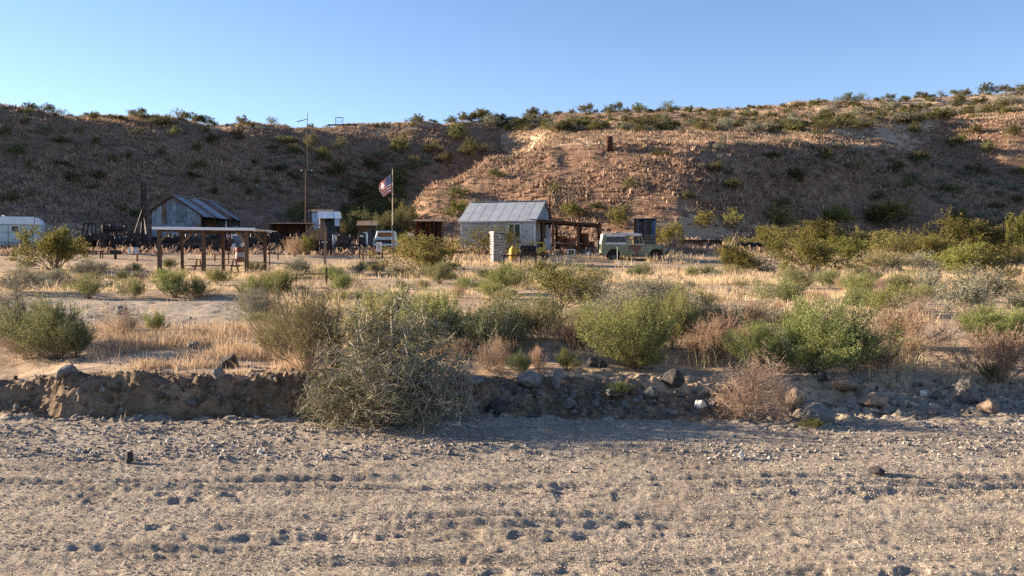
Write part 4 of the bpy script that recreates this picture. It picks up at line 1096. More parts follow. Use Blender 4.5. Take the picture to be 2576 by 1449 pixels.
    # rusty porch
    p = empty("porch", (X(1420, 60), 60.6, T(X(1420, 60), 60.6))); ox, oy, oz = p.location
    zl, zr = Z(551, 59.5), Z(564, 59.5)
    def zz(px): return zl + (zr - zl) * (px - 1330) / 180
    for px, d, r, m_ in [(1366, 59.4, .06, 'timber_dk'), (1391, 59.4, .08, 'rust'), (1454, 59.4, .08, 'rust'), (1509, 59.4, .07, 'rust'), (1400, 62.4, .07, 'timber_dk'), (1460, 62.4, .07, 'timber_dk'), (1505, 62.4, .07, 'timber_dk')]:
        x = X(px, d); z0 = T(x, d) - .1
        MB().bar((x - ox, d - oy, z0 - oz), (x - ox, d - oy, zz(px) - .1 - oz), r * 2, r * 2).build("post", M[m_], p)
    for d in (59.4, 62.4):
        MB().bar((X(1332, d) - ox, d - oy, zz(1332) - .10 - oz), (X(1513, d) - ox, d - oy, zz(1513) - .10 - oz), .08, .14).build("beam", M['timber_dk'], p)
    for k in range(7):
        pa = 1330 + 26.2 * k; xa = X(pa, 59.4); xb = X(pa + 26.6, 59.4)
        m_ = MB(); z1, z2 = zz(pa) - oz + .008 * (k % 2), zz(pa + 26) - oz + .008 * (k % 2)
        vs = [(xa - ox, 59.1 - oy, z1), (xb - ox, 59.1 - oy, z2), (xb - ox, 62.7 - oy, z2 + .12), (xa - ox, 62.7 - oy, z1 + .12)]
        m_.add(vs + [(x, y, z - .03) for x, y, z in vs], [(0, 1, 2, 3), (7, 6, 5, 4), (0, 4, 5, 1), (1, 5, 6, 2), (2, 6, 7, 3), (3, 7, 4, 0)])
        m_.build("roof_sheet", M['rust_tin' if k % 3 else 'timber_dk'], p)
    for px, s in ((1391, 1), (1454, -1), (1454, 1), (1509, -1)):
        x = X(px, 59.4) - ox
        MB().bar((x, 59.36 - oy, zz(px) - .55 - oz), (x + s * .38, 59.36 - oy, zz(px) - .15 - oz), .05, .07).build("brace", M['timber_dk'], p)
    MB().bar((X(1383, 60) - ox, .2, Z(545, 60) - oz), (X(1432, 60) - ox, .2, Z(558, 60) - oz), .05, .06).build("loose_pole", M['timber_dk'], p)
    tag(p, "open rusty-roofed porch on dark posts attached right of the house", "porch")
    # things under the porch
    def drum(name, px, pyb, pw, ph, d, m_, label, grp=None):
        x = X(px, d); r = pw * d / F / 2; h = ph * d / F; z = Z(pyb, d)
        zg = T(x, d)
        e2 = empty(name, (x, d, zg if abs(zg - z) < .45 else z))
        MB().lathe([(r * .94, 0), (r, .02), (r, h * .33), (r * 1.04, h * .345), (r, h * .36), (r, h * .65), (r * 1.04, h * .665), (r, h * .68), (r, h - .02), (r * .94, h)], n=16).build("body", M[m_], e2, True)
        MB().ring((0, 0, h), (0, 0, 1), r * .97, .018, 16, 5).build("rim", M[m_], e2)
        tag(e2, label, "drum", grp); return e2
    drum("rusty_drum", 1413, 624, 24, 40, 61.2, 'rust_lt', "large rusty drum at the left under the porch")
    drum("rusty_drum", 1436, 624, 26, 36, 60.6, 'rust_lt', "orange rusty drum beside the middle post of the porch")
    drum("rusty_drum", 1470, 622, 22, 46, 61.4, 'rust', "tall dark rusty drum right of the porch's middle post")
    drum("rusty_drum", 1489, 626, 14, 26, 61.6, 'rust', "narrow dark rusty drum at the right under the porch")
    t = empty("work_table", (X(1425, 58.6), 58.6, T(X(1425, 58.6), 58.6)))
    for k in range(3): box("table_plank", (0, -.22 + .22 * k, .74), (2.1, .2, .05), M['timber'], t)
    for sx in (-1, 1):
        for sy in (-1, 1): box("leg", (sx * .95, sy * .25, .36), (.08, .08, .72), M['timber_dk'], t)
    tag(t, "rough plank table standing in front of the porch drums", "table")
    for i, (px, w, h, m_, lab) in enumerate([(1405, .30, .22, 'stone_g', "pale rock lying on the left end of the plank table"), (1440, .24, .16, 'iron2', "grey metal can on the right half of the plank table"), (1423, .16, .12, 'iron', "small dark lump in the middle of the plank table")]):
        o = link("table_rock", hull_mesh("table_rock", 40 + i), M[m_]); o.scale = (w, w, h); o.location = (X(px, 58.6), 58.6, T(X(1425, 58.6), 58.6) + .765 + h * .17); tag(o, lab, "clutter")
    b2 = empty("white_cabinet", (X(1376, 60.2), 60.2, T(X(1376, 60.2), 60.2)))
    box("body", (0, 0, .5), (.55, .5, 1.0), M['white'], b2, bevel=.02); box("door", (-.13, -.262, .5), (.25, .02, .9), M['white'], b2); box("door", (.14, -.262, .5), (.25, .02, .9), M['white'], b2)
    tag(b2, "small white cabinet standing in the dark porch doorway", "cabinet")
    for i, (px, pyb, w, h, m_, lab) in enumerate([(1478, 632, .55, .45, 'stone_w', "white lump pile right of the porch table"), (1495, 634, .8, .35, 'iron2', "grey scrap heap under the porch's right end"), (1370, 642, .6, .28, 'stone_w', "pale rock right of the yellow wagon"), (1462, 640, .5, .3, 'stone_g', "grey rock in front of the porch's middle post"), (1391, 640, .7, .25, 'stone_g', "flat grey rock in front of the porch's left post")]):
        x = X(px, 58.0); o = link("scrap_lump", hull_mesh("scrap_lump", 60 + i), M[m_]); o.scale = (w, w * .8, h); o.location = (x, 58.0, T(x, 58.0) + h * .15); tag(o, lab, "rock")
    sqf = empty("square_frame", (X(1437, 57), 57, T(X(1437, 57), 57)))
    for c, d in (((0, 0, .06), (.48, .06, .06)), ((0, 0, .46), (.48, .06, .06)), ((-.21, 0, .26), (.06, .058, .34)), ((.21, 0, .26), (.06, .058, .34))): box("frame_bar", c, d, M['white'], sqf)
    tag(sqf, "small pale square frame standing in the grass before the porch", "frame")
house()

# ---------------------------------------------------------------- off-road wagon
def wagon():
    d0 = 54.0; cx = X(1593, d0); bz = T(cx, d0) - .02
    e = empty("old_utility_truck", (cx, d0 + .75, bz), math.radians(-1.5))
    Wd = 1.66; hy = Wd / 2
    # paint with rust and chalky patches
    m = bpy.data.materials.new("sage_green_paint"); m.use_nodes = True; nt = m.node_tree; N = nt.nodes; L_ = nt.links; b = N["Principled BSDF"]
    b.inputs["Roughness"].default_value = .5
    tc = N.new("ShaderNodeTexCoord"); nz = N.new("ShaderNodeTexNoise"); nz.inputs["Scale"].default_value = 3.5; nz.inputs["Detail"].default_value = 6; L_.new(tc.outputs["Object"], nz.inputs["Vector"])
    rp = N.new("ShaderNodeValToRGB"); rp.color_ramp.elements[0].color = (.14, .155, .085, 1); rp.color_ramp.elements[1].color = (.225, .24, .145, 1); rp.color_ramp.elements[0].position = .35; rp.color_ramp.elements[1].position = .65
    L_.new(nz.outputs[0], rp.inputs[0])
    def spot(cx_, cz_, rx, rz_):
        mp = N.new("ShaderNodeMapping"); mp.inputs["Location"].default_value = (-cx_ / rx, 0, -cz_ / rz_); mp.inputs["Scale"].default_value = (1 / rx, 0, 1 / rz_); L_.new(tc.outputs["Object"], mp.inputs[0])
        ln = N.new("ShaderNodeVectorMath"); ln.operation = 'LENGTH'; L_.new(mp.outputs[0], ln.inputs[0])
        ad = N.new("ShaderNodeMath"); ad.operation = 'ADD'; ml = N.new("ShaderNodeMath"); ml.operation = 'MULTIPLY'; ml.inputs[1].default_value = 1.4
        L_.new(nz.outputs[0], ml.inputs[0]); L_.new(ml.outputs[0], ad.inputs[0]); L_.new(ln.outputs[1], ad.inputs[1])
        r2 = N.new("ShaderNodeMapRange"); r2.inputs[1].default_value = 1.15; r2.inputs[2].default_value = 1.75; r2.inputs[3].default_value = 1; r2.inputs[4].default_value = 0; L_.new(ad.outputs[0], r2.inputs[0]); return r2.outputs[0]
    cs = rp.outputs[0]
    for (a, b_, c, d_) in ((.14, .80, .42, .26), (.22, .45, .12, .5), (1.75, .55, .10, .3), (-1.3, .5, .15, .12)):
        mx = N.new("ShaderNodeMix"); mx.data_type = 'RGBA'; L_.new(spot(a, b_, c, d_), mx.inputs[0]); L_.new(cs, mx.inputs[6]); mx.inputs[7].default_value = (.13, .045, .028, 1); cs = mx.outputs[2]
    L_.new(cs, b.inputs["Base Color"])
    paint = m
    roofp = mat("chalk_white_roof_paint", (.56, .54, .52), (.68, .66, .64), 4, .6, c3=(.42, .30, .24), w3=.62)
    def arch(cx_, r, z0, n=9): return [(cx_ + r * math.cos(math.pi * (1 - k / n)), z0 + r * .95 * math.sin(math.pi * (1 - k / n))) for k in range(n + 1)]
    rear, front = -1.95, 1.97; sill = .34; belt = 1.02
    ra, fa = arch(-1.18, .40, sill), arch(1.38, .40, sill)
    # body side shell with arches (flat sides, slight crown at belt)
    prof = [(rear, sill + .05)] + [(-1.62, sill)] + ra + fa + [(1.86, sill + .06), (front, .48), (front, .84), (1.90, .93), (.66, 1.02), (.60, belt), (rear + .02, belt), (rear, .96)]
    body = MB().prism(prof, -hy, hy); bo = body.build("body", paint, e, bevel=.018)
    # dark wheel wells
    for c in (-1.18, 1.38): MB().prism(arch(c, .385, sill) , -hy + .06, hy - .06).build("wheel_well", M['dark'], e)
    # cab: pillars, windows
    top = 1.66; roof0 = 1.56
    tin_ = .07
    def side(y, s):
        # rear quarter panel of the hard top with window opening drawn as frame pieces
        def pl(name, pts, m_, th=.03, off=0):
            ya = y - s * th; MB().prism(pts, min(y, ya) + off, max(y, ya) + off).build(name, m_, e)
        pl("rear_pillar", [(rear + .02, belt), (-1.66, belt), (-1.60, roof0), (-1.80, roof0)], paint)
        pl("side_frame", [(-1.66, belt), (-.42, belt), (-.42, belt + .09), (-1.65, belt + .09)], roofp)
        pl("side_frame", [(-1.62, roof0 - .09), (-.42, roof0 - .09), (-.42, roof0), (-1.60, roof0)], roofp)
        pl("middle_pillar", [(-.44, belt), (-.16, belt), (-.20, roof0), (-.46, roof0)], paint)
        pl("door_top_rail", [(-.18, roof0 - .06), (.50, roof0 - .06), (.44, roof0), (-.18, roof0)], roofp)
        pl("front_pillar", [(.60, belt), (.70, belt), (.50, roof0), (.42, roof0)], paint)
        pl("vent_bar", [(.36, belt), (.40, belt), (.37, roof0 - .05), (.33, roof0 - .05)], paint, .02)
        pl("quarter_glass", [(-1.65, belt + .085), (-.43, belt + .085), (-.43, roof0 - .085), (-1.62, roof0 - .085)], M['car_glass'], .008, -s * .008)
    M['car_glass'] = mat("dusty_car_glass", (.05, .055, .06), (.10, .105, .11), 5, .3)
    nt2 = M['car_glass'].node_tree; b2 = nt2.nodes["Principled BSDF"]; b2.inputs["Alpha"].default_value = .8
    for s in (-1, 1): side(s * (hy - .02), s)
    # roof
    rp_ = [(-1.84, roof0 - .01), (-1.88, roof0 + .05), (-1.80, roof0 + .10), (-1.2, roof0 + .135), (0, roof0 + .135), (.42, roof0 + .10), (.56, roof0 + .02), (.52, roof0 - .01)]
    MB().prism(rp_, -hy + .0, hy - .0).build("hard_top", roofp, e, bevel=.03)
    # windscreen frame and rear wall
    for s in (-1, 1): MB().bar((.66, s * (hy - .08), belt), (.46, s * (hy - .08), roof0), .06, .06).build("windscreen_frame", paint, e)
    MB().add([(.66, -hy + .1, belt), (.66, hy - .1, belt), (.47, hy - .1, roof0), (.47, -hy + .1, roof0)], [(0, 1, 2, 3)]).build("windscreen", M['car_glass'], e)
    MB().prism([(rear + .01, belt), (rear + .05, belt), (-1.80, roof0), (-1.84, roof0)], -hy + .05, hy - .05).build("tailgate_panel", M['white'], e)
    # door panel proud of the body, handle, seam
    for s in (-1, 1):
        dr = MB().prism([(-.24, sill + .02), (.52, sill + .02), (.60, .60), (.60, belt - .005), (-.24, belt - .005)], s * (hy + .002), s * (hy + .014)).build("door", paint, e)
        box("door_handle", (-.12, s * (hy + .03), .90), (.12, .03, .03), M['iron2'], dr)
        MB().prism([(-1.66, sill + .03), (-.30, sill + .03), (-.30, belt), (-1.9, belt), (-1.9, .55)][:0] or [(-.29, sill + .02), (-.27, sill + .02), (-.27, belt), (-.29, belt)], s * (hy + .001), s * (hy + .006)).build("door_seam", M['dark'], e)
    MB().bar((-1.93, -hy - .012, belt - .012), (.62, -hy - .012, belt - .012), .02, .035).build("belt_trim", roofp, e)
    # bonnet, grille, lights, bumpers
    MB().prism([(.62, 1.015), (1.88, .925), (1.93, .90), (1.93, .93), (1.86, .965), (.62, 1.055)], -hy + .16, hy - .16).build("bonnet", paint, e, bevel=.01)
    box("grille", (front + .01, 0, .68), (.03, .95, .26), M['iron'], e)
    for s in (-1, 1):
        h_ = MB().tube((front, s * .60, .70), (front + .05, s * .60, .70), .10, .095, 14).build("headlight", M['white'], e)
        MB().tube((front - .02, s * .72, .50), (front + .03, s * .72, .50), .035, .035, 8).build("turn_lamp", M['yellow'], e)
        MB().tube((rear + .02, s * .70, .80), (rear - .04, s * .70, .80), .05, .05, 10).build("tail_lamp", M['red'], e)
    box("front_bumper", (front + .10, 0, .46), (.09, Wd + .05, .13), M['iron2'], e, bevel=.02)
    box("rear_bumper", (rear - .07, 0, .42), (.08, Wd, .11), M['iron2'], e, bevel=.02)
    # spare wheel and white can on the tailgate
    sp_ = empty("spare_wheel", (rear - .13, -.25, .95)); sp_.parent = e
    MB().ring((0, 0, 0), (1, 0, 0), .25, .085, 18, 7).build("tyre", M['rubber'], sp_, True); MB().tube((-.06, 0, 0), (.06, 0, 0), .19, .19, 14).build("rim", M['white'], sp_)
    for s in (-1, 1):
        for c in (-1.18, 1.38):
            w_ = empty("wheel", (c, s * (hy - .14), .29)); w_.parent = e
            MB().ring((0, 0, 0), (0, 1, 0), .25, .095, 20, 8).build("tyre", M['rubber'], w_, True)
            MB().tube((0, -s * .06, 0), (0, s * .055, 0), .19, .17, 16).build("rim", M['iron2'], w_)
    # seats and wheel inside
    for s in (-1, 1):
        st = box("seat", (-.05, s * .36, .95), (.45, .48, .16), M['red'], e); box("backrest", (-.26, s * .36, 1.2), (.12, .48, .5), M['red'], st)
    MB().ring((.42, -.36, 1.12), (.9, 0, .45), .18, .014, 16, 5).build("steering_wheel", M['iron'], e)
    MB().bar((.45, -hy - .1, 1.12), (.45, -hy, 1.06), .02).build("mirror_arm", M['iron2'], e)
    tag(e, "faded sage-green two-door utility truck with white hard top and rusted door", "truck")
wagon()

# ---------------------------------------------------------------- travel trailer
def trailer():
    d0 = 66.0; xr = X(107, d0); Lt = 6.6; zb = Z(623, d0); g = T(xr - 2, d0)
    ya = math.radians(21); xr = X(104, 67.5)
    e = empty("travel_trailer", (xr - Lt / 2 * math.cos(ya), 67.5 + .4 - Lt / 2 * math.sin(ya), g), ya)
    z0 = zb - g; H = Z(545, d0) - zb; h2 = 1.1
    def prof(z1, z2, r):
        P = []
        for k in range(9):
            t = math.pi / 2 * k / 8; P.append((Lt / 2 - r + r * math.sin(math.pi / 2 - t) if False else Lt / 2 - r + r * math.cos(t), z2 - r + r * math.sin(t)))
        for k in range(9):
            t = math.pi / 2 + math.pi / 2 * k / 8; P.append((-Lt / 2 + r + r * math.cos(t), z2 - r + r * math.sin(t)))
        return [(Lt / 2 - .12, z1)] + P + [(-Lt / 2 + .12, z1)]
    MB().prism(prof(z0, z0 + H, .62), -h2, h2).build("shell", M['trailer'], e, bevel=.05)
    # roof band above the belt
    up = [(x * 1.002, z) for x, z in prof(z0 + H * .74, z0 + H + .012, .62)]
    up[0] = (Lt / 2 + .004, z0 + H * .735); up[-1] = (-Lt / 2 - .004, z0 + H * .735)
    MB().prism(up, -h2 - .008, h2 + .008).build("roof_band", M['trailer_top'], e, bevel=.05)
    for z in (.735, .50, .17): MB().bar((-Lt / 2, -h2 - .012, z0 + H * z), (Lt / 2 - .02, -h2 - .012, z0 + H * z), .02, .025).build("trim_strip", M['iron2'], e)
    for px in (1.1, 1.95, 2.7): MB().bar((px, -h2 - .010, z0 + H * .05), (px, -h2 - .010, z0 + H * .735), .012, .022).build("panel_seam", M['iron2'], e)
    for x, w in ((1.55, .52), (-.6, .9)):
        w_ = box("window", (x, -h2 - .02, z0 + H * .615), (w, .04, H * .19), M['white'], e)
        box("pane", (x, -h2 - .045, z0 + H * .615), (w - .08, .01, H * .19 - .08), M['glass'], w_)
    dr = box("door", (-2.0, -h2 - .014, z0 + H * .42), (.72, .03, H * .72), M['trailer_top'], e); box("handle", (-1.72, -h2 - .04, z0 + H * .42), (.04, .03, .12), M['iron2'], dr)
    MB().tube((0.7, -.4, z0 + H), (0.7, -.4, z0 + H + .14), .05, .12, 10).build("roof_vent", M['white'], e)
    MB().bar((2.85, -h2 - .02, z0 + H * .76), (2.85, -h2 - .02, z0 + H * .96), .015, .03).build("conduit", M['iron2'], e)
    for s in (-1, 1):
        w_ = empty("wheel", (-.5, s * (h2 - .12), .3)); w_.parent = e
        MB().ring((0, 0, 0), (0, 1, 0), .24, .09, 18, 7).build("tyre", M['rubber'], w_, True); MB().tube((0, -.06, 0), (0, .06, 0), .17, .17, 12).build("rim", M['white'], w_)
    MB().bar((Lt / 2 - .2, 0, z0 + .05), (Lt / 2 + .9, 0, z0 + .02), .12, .10).build("tow_bar", M['iron'], e)
    MB().bar((Lt / 2 + .8, 0, 0), (Lt / 2 + .8, 0, z0 + .1), .06).build("jack", M['iron'], e)
    tag(e, "pale blue-white round-cornered travel trailer at the left edge", "trailer")
trailer()

# ---------------------------------------------------------------- flag on its pole
def flag():
    d = 57.0; x = X(988, d); g = T(x, d)
    e = empty("flagpole", (x, d, g))
    h1 = Z(570, d) - g; h2 = Z(427, d) - g
    MB().tube((0, 0, -.2), (0, 0, h1), .045, .042).build("lower_pole", M['iron2'], e)
    MB().tube((0, 0, h1 - .05), (.02, 0, h2), .030, .024).build("upper_pole", M['canvas'], e)
    MB().tube((0, 0, h1 - .08), (0, 0, h1 + .08), .07, .07).build("clamp", M['iron'], e)
    MB().lathe([(.01, -.03), (.04, 0), (.01, .03)], (.02, 0, h2 + .02), 8).build("finial", M['iron2'], e)
    tag(e, "slender two-part pole carrying the flag", "flagpole")
    # cloth: hoist edge vertical on the pole, fly end hanging to the left
    nu, nv = 28, 14; Hh = (490 - 446) / F * d; vs = []; fs = []
    for i in range(nu + 1):
        u = i / nu
        for j in range(nv + 1):
            v = j / nv
            fx = -.80 * u ** .9 * (1 - .35 * v * 0) ; dz = -.62 * u ** 1.15
            xx = fx * (.55 + .45 * math.sin(1.2 + v * 1.9)) - .05
            yy = .10 * math.sin(u * 8 + v * 2.2) * (.3 + u) + .05 * math.sin(v * 9)
            zz = -v * Hh * (1 - .28 * u) + dz
            vs.append((xx, yy, zz))
    for i in range(nu):
        for j in range(nv): fs.append((i * (nv + 1) + j, (i + 1) * (nv + 1) + j, (i + 1) * (nv + 1) + j + 1, i * (nv + 1) + j + 1))
    me = bpy.data.meshes.new("flag"); me.from_pydata(vs, [], fs)
    uv = me.uv_layers.new(name="UVMap")
    for poly in me.polygons:
        for li in poly.loop_indices:
            vi = me.loops[li].vertex_index; uv.data[li].uv = ((vi // (nv + 1)) / nu, 1 - (vi % (nv + 1)) / nv)
    m = bpy.data.materials.new("striped_flag_cloth"); m.use_nodes = True; N = m.node_tree.nodes; L_ = m.node_tree.links; b = N["Principled BSDF"]; b.inputs["Roughness"].default_value = .9
    tc = N.new("ShaderNodeUVMap"); sx = N.new("ShaderNodeSeparateXYZ"); L_.new(tc.outputs[0], sx.inputs[0])
    def mth(op, a, b_=None):
        n = N.new("ShaderNodeMath"); n.operation = op
        for k, q in ((0, a), (1, b_)):
            if q is None: continue
            if isinstance(q, (int, float)): n.inputs[k].default_value = q
            else: L_.new(q, n.inputs[k])
        return n.outputs[0]
    st = mth('LESS_THAN', mth('MODULO', mth('MULTIPLY', mth('SUBTRACT', 1.0, sx.outputs[1]), 13.0), 2.0), 1.0)
    mx = N.new("ShaderNodeMix"); mx.data_type = 'RGBA'; mx.inputs[6].default_value = (.72, .66, .62, 1); mx.inputs[7].default_value = (.50, .07, .08, 1); L_.new(st, mx.inputs[0])
    can = mth('MULTIPLY', mth('LESS_THAN', sx.outputs[0], .4), mth('GREATER_THAN', sx.outputs[1], 6 / 13))
    mx2 = N.new("ShaderNodeMix"); mx2.data_type = 'RGBA'; mx2.inputs[7].default_value = (.03, .05, .16, 1); L_.new(mx.outputs[2], mx2.inputs[6]); L_.new(can, mx2.inputs[0])
    # star field
    gx = mth('FRACT', mth('MULTIPLY', sx.outputs[0], 15.0)); gy = mth('FRACT', mth('MULTIPLY', sx.outputs[1], 16.7))
    dx = mth('SUBTRACT', gx, .5); dy = mth('SUBTRACT', gy, .5)
    rr = mth('ADD', mth('MULTIPLY', dx, dx), mth('MULTIPLY', dy, dy))
    star = mth('MULTIPLY', can, mth('LESS_THAN', rr, .07))
    mx3 = N.new("ShaderNodeMix"); mx3.data_type = 'RGBA'; mx3.inputs[7].default_value = (.7, .7, .7, 1); L_.new(mx2.outputs[2], mx3.inputs[6]); L_.new(star, mx3.inputs[0])
    L_.new(mx3.outputs[2], b.inputs["Base Color"]); b.inputs["Subsurface Weight"].default_value = 0
    me.polygons.foreach_set("use_smooth", [True] * len(me.polygons))
    o = link("flag", me, m); o.location = (x - .02, d, Z(440, d))
    md = o.modifiers.new("thickness", 'SOLIDIFY'); md.thickness = .006
    tag(o, "drooping red, white and blue stars-and-stripes flag hanging from the pole", "flag")
flag()

# ================================================================== camp clutter
def stand(px, d): x = X(px, d); return (x, d, T(x, d))
# ---- stone pillar built of separate stones
def stone_pillar():
    d = 52.0; x = X(1252, d); g = T(x, d)
    e = empty("stone_pillar", (x, d + .3, g), math.radians(22)); w, h = .80, 1.78
    box("core", (0, 0, h / 2 - .1), (w - .10, w - .10, h), M['mortar'], e)
    box("cap", (0, 0, h + .0), (w + .02, w + .02, .10), M['mortar'], e, bevel=.02)
    shapes = [hull_mesh("pillar_stone", 300 + k, 16, flat_bottom=False) for k in range(6)]
    rg_ = random.Random(8)
    for f in range(4):
        R = RZ(f * math.pi / 2); z = .0
        while z < h - .1:
            hh = rg_.uniform(.10, .19); u = -w / 2 + .02
            while u < w / 2 - .06:
                ww = rg_.uniform(.10, .24); ww = min(ww, w / 2 - u)
                c = R @ Vector((u + ww / 2, -w / 2 + .055, z + hh / 2))
                o = link("stone", shapes[rg_.randint(0, 5)], None, e)
                if not o.data.materials: o.data.materials.append(M['stone_g'])
                if o.material_slots: o.material_slots[0].link = 'OBJECT'; o.material_slots[0].material = M[rg_.choice(['stone_g', 'stone_g', 'stone_b', 'stone_s', 'stone_d', 'stone_w'])]
                o.location = c; o.rotation_euler = (0, 0, f * math.pi / 2); o.scale = (ww * .95, .13, hh * .92)
                u += ww
            z += hh
    box("white_strip", (-w / 2 - .02, -w / 2 + .12, h * .5), (.03, .12, h * .95), M['white'], e)
    tag(e, "square stone masonry pillar with sunlit pale left side", "pillar")
stone_pillar()

def wheel(parent, c, axis, R, spokes=10, m='iron', tire=.03):
    w_ = empty("wheel", c); w_.parent = parent
    MB().ring((0, 0, 0), axis, R - tire, tire, 22, 6).build("rim", M[m], w_)
    MB().tube(Vector(axis) * -.06, Vector(axis) * .06, .06, .06, 10).build("hub", M[m], w_)
    ax = Vector(axis).normalized(); a = ax.orthogonal().normalized(); b = ax.cross(a)
    for k in range(spokes):
        t = 6.283 * k / spokes
        MB().tube((0, 0, 0), (a * math.cos(t) + b * math.sin(t)) * (R - tire), .012, .012, 5).build("spoke", M[m], w_)
    return w_
# ---- yellow engine wagon by the pillar
def engine_wagon():
    d = 54.0; x, y, g = stand(1334, d)
    e = empty("engine_wagon", (x, y, g))
    for px in (1318, 1352):
        box("chassis_rail", (0, -.35 + .7 * (px > 1330), .42), (1.5, .08, .12), M['iron'], e)
    box("side_panel", (.52, -.42, .55), (.42, .04, .55), M['olive_y'], e)
    box("rear_frame", (.68, -.40, .95), (.09, .09, .42), M['olive_y'], e)
    box("rear_frame", (.68, .40, .95), (.09, .09, .42), M['olive_y'], e)
    box("top_frame", (.38, -.40, 1.14), (.68, .09, .09), M['olive_y'], e)
    box("top_frame", (.38, .40, 1.14), (.68, .09, .09), M['olive_y'], e)
    box("radiator", (-.62, 0, .78), (.12, .62, .62), M['olive_y'], e)
    box("engine_block", (-.1, 0, .72), (.75, .42, .42), M['iron'], e, bevel=.03)
    for k in range(4): MB().tube((-.35 + k * .16, 0, .9), (-.35 + k * .16, 0, 1.05), .055, .05).build("cylinder_head", M['iron2'], e)
    MB().tube((.12, .1, .9), (.12, .1, 1.35), .03).build("exhaust", M['rust'], e)
    MB().add([(-.22, -.22, 1.16), (.16, -.22, 1.10), (.16, .22, 1.10), (-.22, .22, 1.16), (-.34, -.2, 1.36), (-.34, .2, 1.36)], [(0, 1, 2, 3), (0, 3, 5, 4)]).build("seat", M['iron'], e)
    for s in (-1, 1): wheel(e, (-.12, s * .52, .40), (0, 1, 0), .40, 12)
    for s in (-1, 1): wheel(e, (.62, s * .5, .26), (0, 1, 0), .26, 8)
    e.scale = (1.25, 1, .92)
    tag(e, "rusty yellow engine wagon with dark spoked wheels between the pillar and the porch", "wagon")
    x, y, g = stand(1291, 53.2)
    t = empty("yellow_tank", (x, y, g)); r = .25
    MB().lathe([(r * .9, 0), (r, .05), (r, .62), (r * .85, .72), (r * .45, .80), (r * .42, .86)], n=16).build("body", M['yellow'], t, True)
    MB().tube((0, 0, .84), (0, 0, .93), .06, .06).build("cap", M['rust'], t); MB().ring((0, 0, .35), (0, 0, 1), r, .015, 16, 5).build("band", M['rust'], t)
    tag(t, "upright orange-yellow tank beside the stone pillar", "tank")
    x, y, g = stand(1305, 50.5)
    rl = empty("hitching_rail", (x, y, g))
    MB().bar((X(1262, y) - x, 0, .55), (X(1352, y) - x, 0, .55), .07, .07).build("rail", M['timber_dk'], rl)
    for px in (1268, 1310, 1348): box("post", (X(px, y) - x, 0, .27), (.07, .07, .66), M['timber_dk'], rl)
    tag(rl, "dark low rail on posts in front of the yellow wagon", "rail")
    x, y, g = stand(1145, 56)
    lg = empty("log_rail", (x, y, g))
    MB().tube((-1.0, 0, .30), (1.05, 0, .32), .11, .09, 9).build("log", M['timber_dk'], lg)
    for s in (-.8, .8): box("support", (s, 0, .1), (.16, .2, .26), M['timber_dk'], lg)
    tag(lg, "dark horizontal log between the big creosote and the house", "log")
    for i, px in enumerate((1150, 1163, 1172, 1182, 1157)):
        x, y, g = stand(px, 55.4); o = link("white_stone", hull_mesh("white_stone", 80 + i), M['stone_w']); o.scale = (.3, .25, .24); o.location = (x, y, g + .05)
        tag(o, "small white stone in the row bordering the yard below the house", "rock", "white border stones"); o["label"] = "small white border stone below the house, %s from the left" % ordinal([1150, 1157, 1163, 1172, 1182].index(px) + 1)
engine_wagon()

# ---- plank outhouse
def outhouse():
    d = 62.0; x, y, g = stand(1625, d); e = empty("plank_outhouse", (x, y + .6, g), math.radians(-14)); w, D, h = 1.35, 1.3, 2.15
    n = 8; rg_ = random.Random(2)
    for k in range(n):
        hh = h + rg_.uniform(-.12, .10); xx = -w / 2 + (k + .5) * w / n
        box("plank", (xx, -D / 2, hh / 2), (w / n - .012, .03, hh), M['blue' if k == n - 1 else ('iron2' if k % 3 else 'timber_dk')], e)
        box("plank", (xx, D / 2, h / 2), (w / n - .012, .03, h), M['timber_dk'], e)
    for k in range(7):
        yy = -D / 2 + (k + .5) * D / 7
        for s in (-1, 1): box("plank", (s * (w / 2 + .02), yy, h / 2), (.03, D / 7 - .012, h + rg_.uniform(-.05, .05)), M['blue' if s > 0 else 'timber_dk'], e)
    box("roof", (0, 0, h + .06), (w + .25, D + .3, .05), M['tin_blue'], e, RX(-.06))
    tag(e, "dark blue-grey plank outhouse behind the green truck", "outhouse")
    p = empty("pallet", (X(1634, 60.6), 60.6, T(X(1634, 60.6), 60.6)), math.radians(-8))
    for k in range(6): box("slat", (0, 0, .22 + k * .19), (.82, .03, .11), M['timber'], p)
    for s in (-.36, 0, .36): box("stringer", (s, .06, .62), (.06, .08, 1.2), M['timber_dk'], p)
    tag(p, "brown slatted pallet leaning upright on the outhouse", "pallet")
outhouse()

# ---- mast with boom
def mast():
    d = 80.0; x, y, g = stand(773, d); e = empty("radio_mast", (x, y, g))
    h1 = Z(428, d) - g; h2 = Z(292, d) - g
    MB().tube((-.12, 0, -.2), (-.05, 0, h1), .075, .055).build("wooden_pole", M['timber_dk'], e)
    MB().tube((.12, 0, h1 * .2), (.12, 0, h2), .04, .025, 8).build("upper_mast", M['iron2'], e)
    MB().tube((.12, 0, h2 - .35), (-.8, 0, h2 - .58), .025, .045, 6).build("boom", M['iron2'], e)
    MB().bar((.12, 0, h2), (.22, 0, h2 + .35), .03).build("tip_rod", M['iron2'], e)
    MB().bar((.35, 0, 0), (.30, 0, h1 * .68), .09, .12).build("brace_pole", M['timber_dk'], e)
    box("crossarm", (0, -.05, h1 - .06), (.9, .03, .03), M['timber_dk'], e)
    for s in (-.42, .48): MB().lathe([(.02, .05), (.04, .03), (.08, -.03), (.06, -.05)], (s, -.08, h1 - .05), 10).build("lamp_shade", M['white'], e)
    tag(e, "tall wooden pole topped by a thin metal mast with a short boom", "mast")
mast()

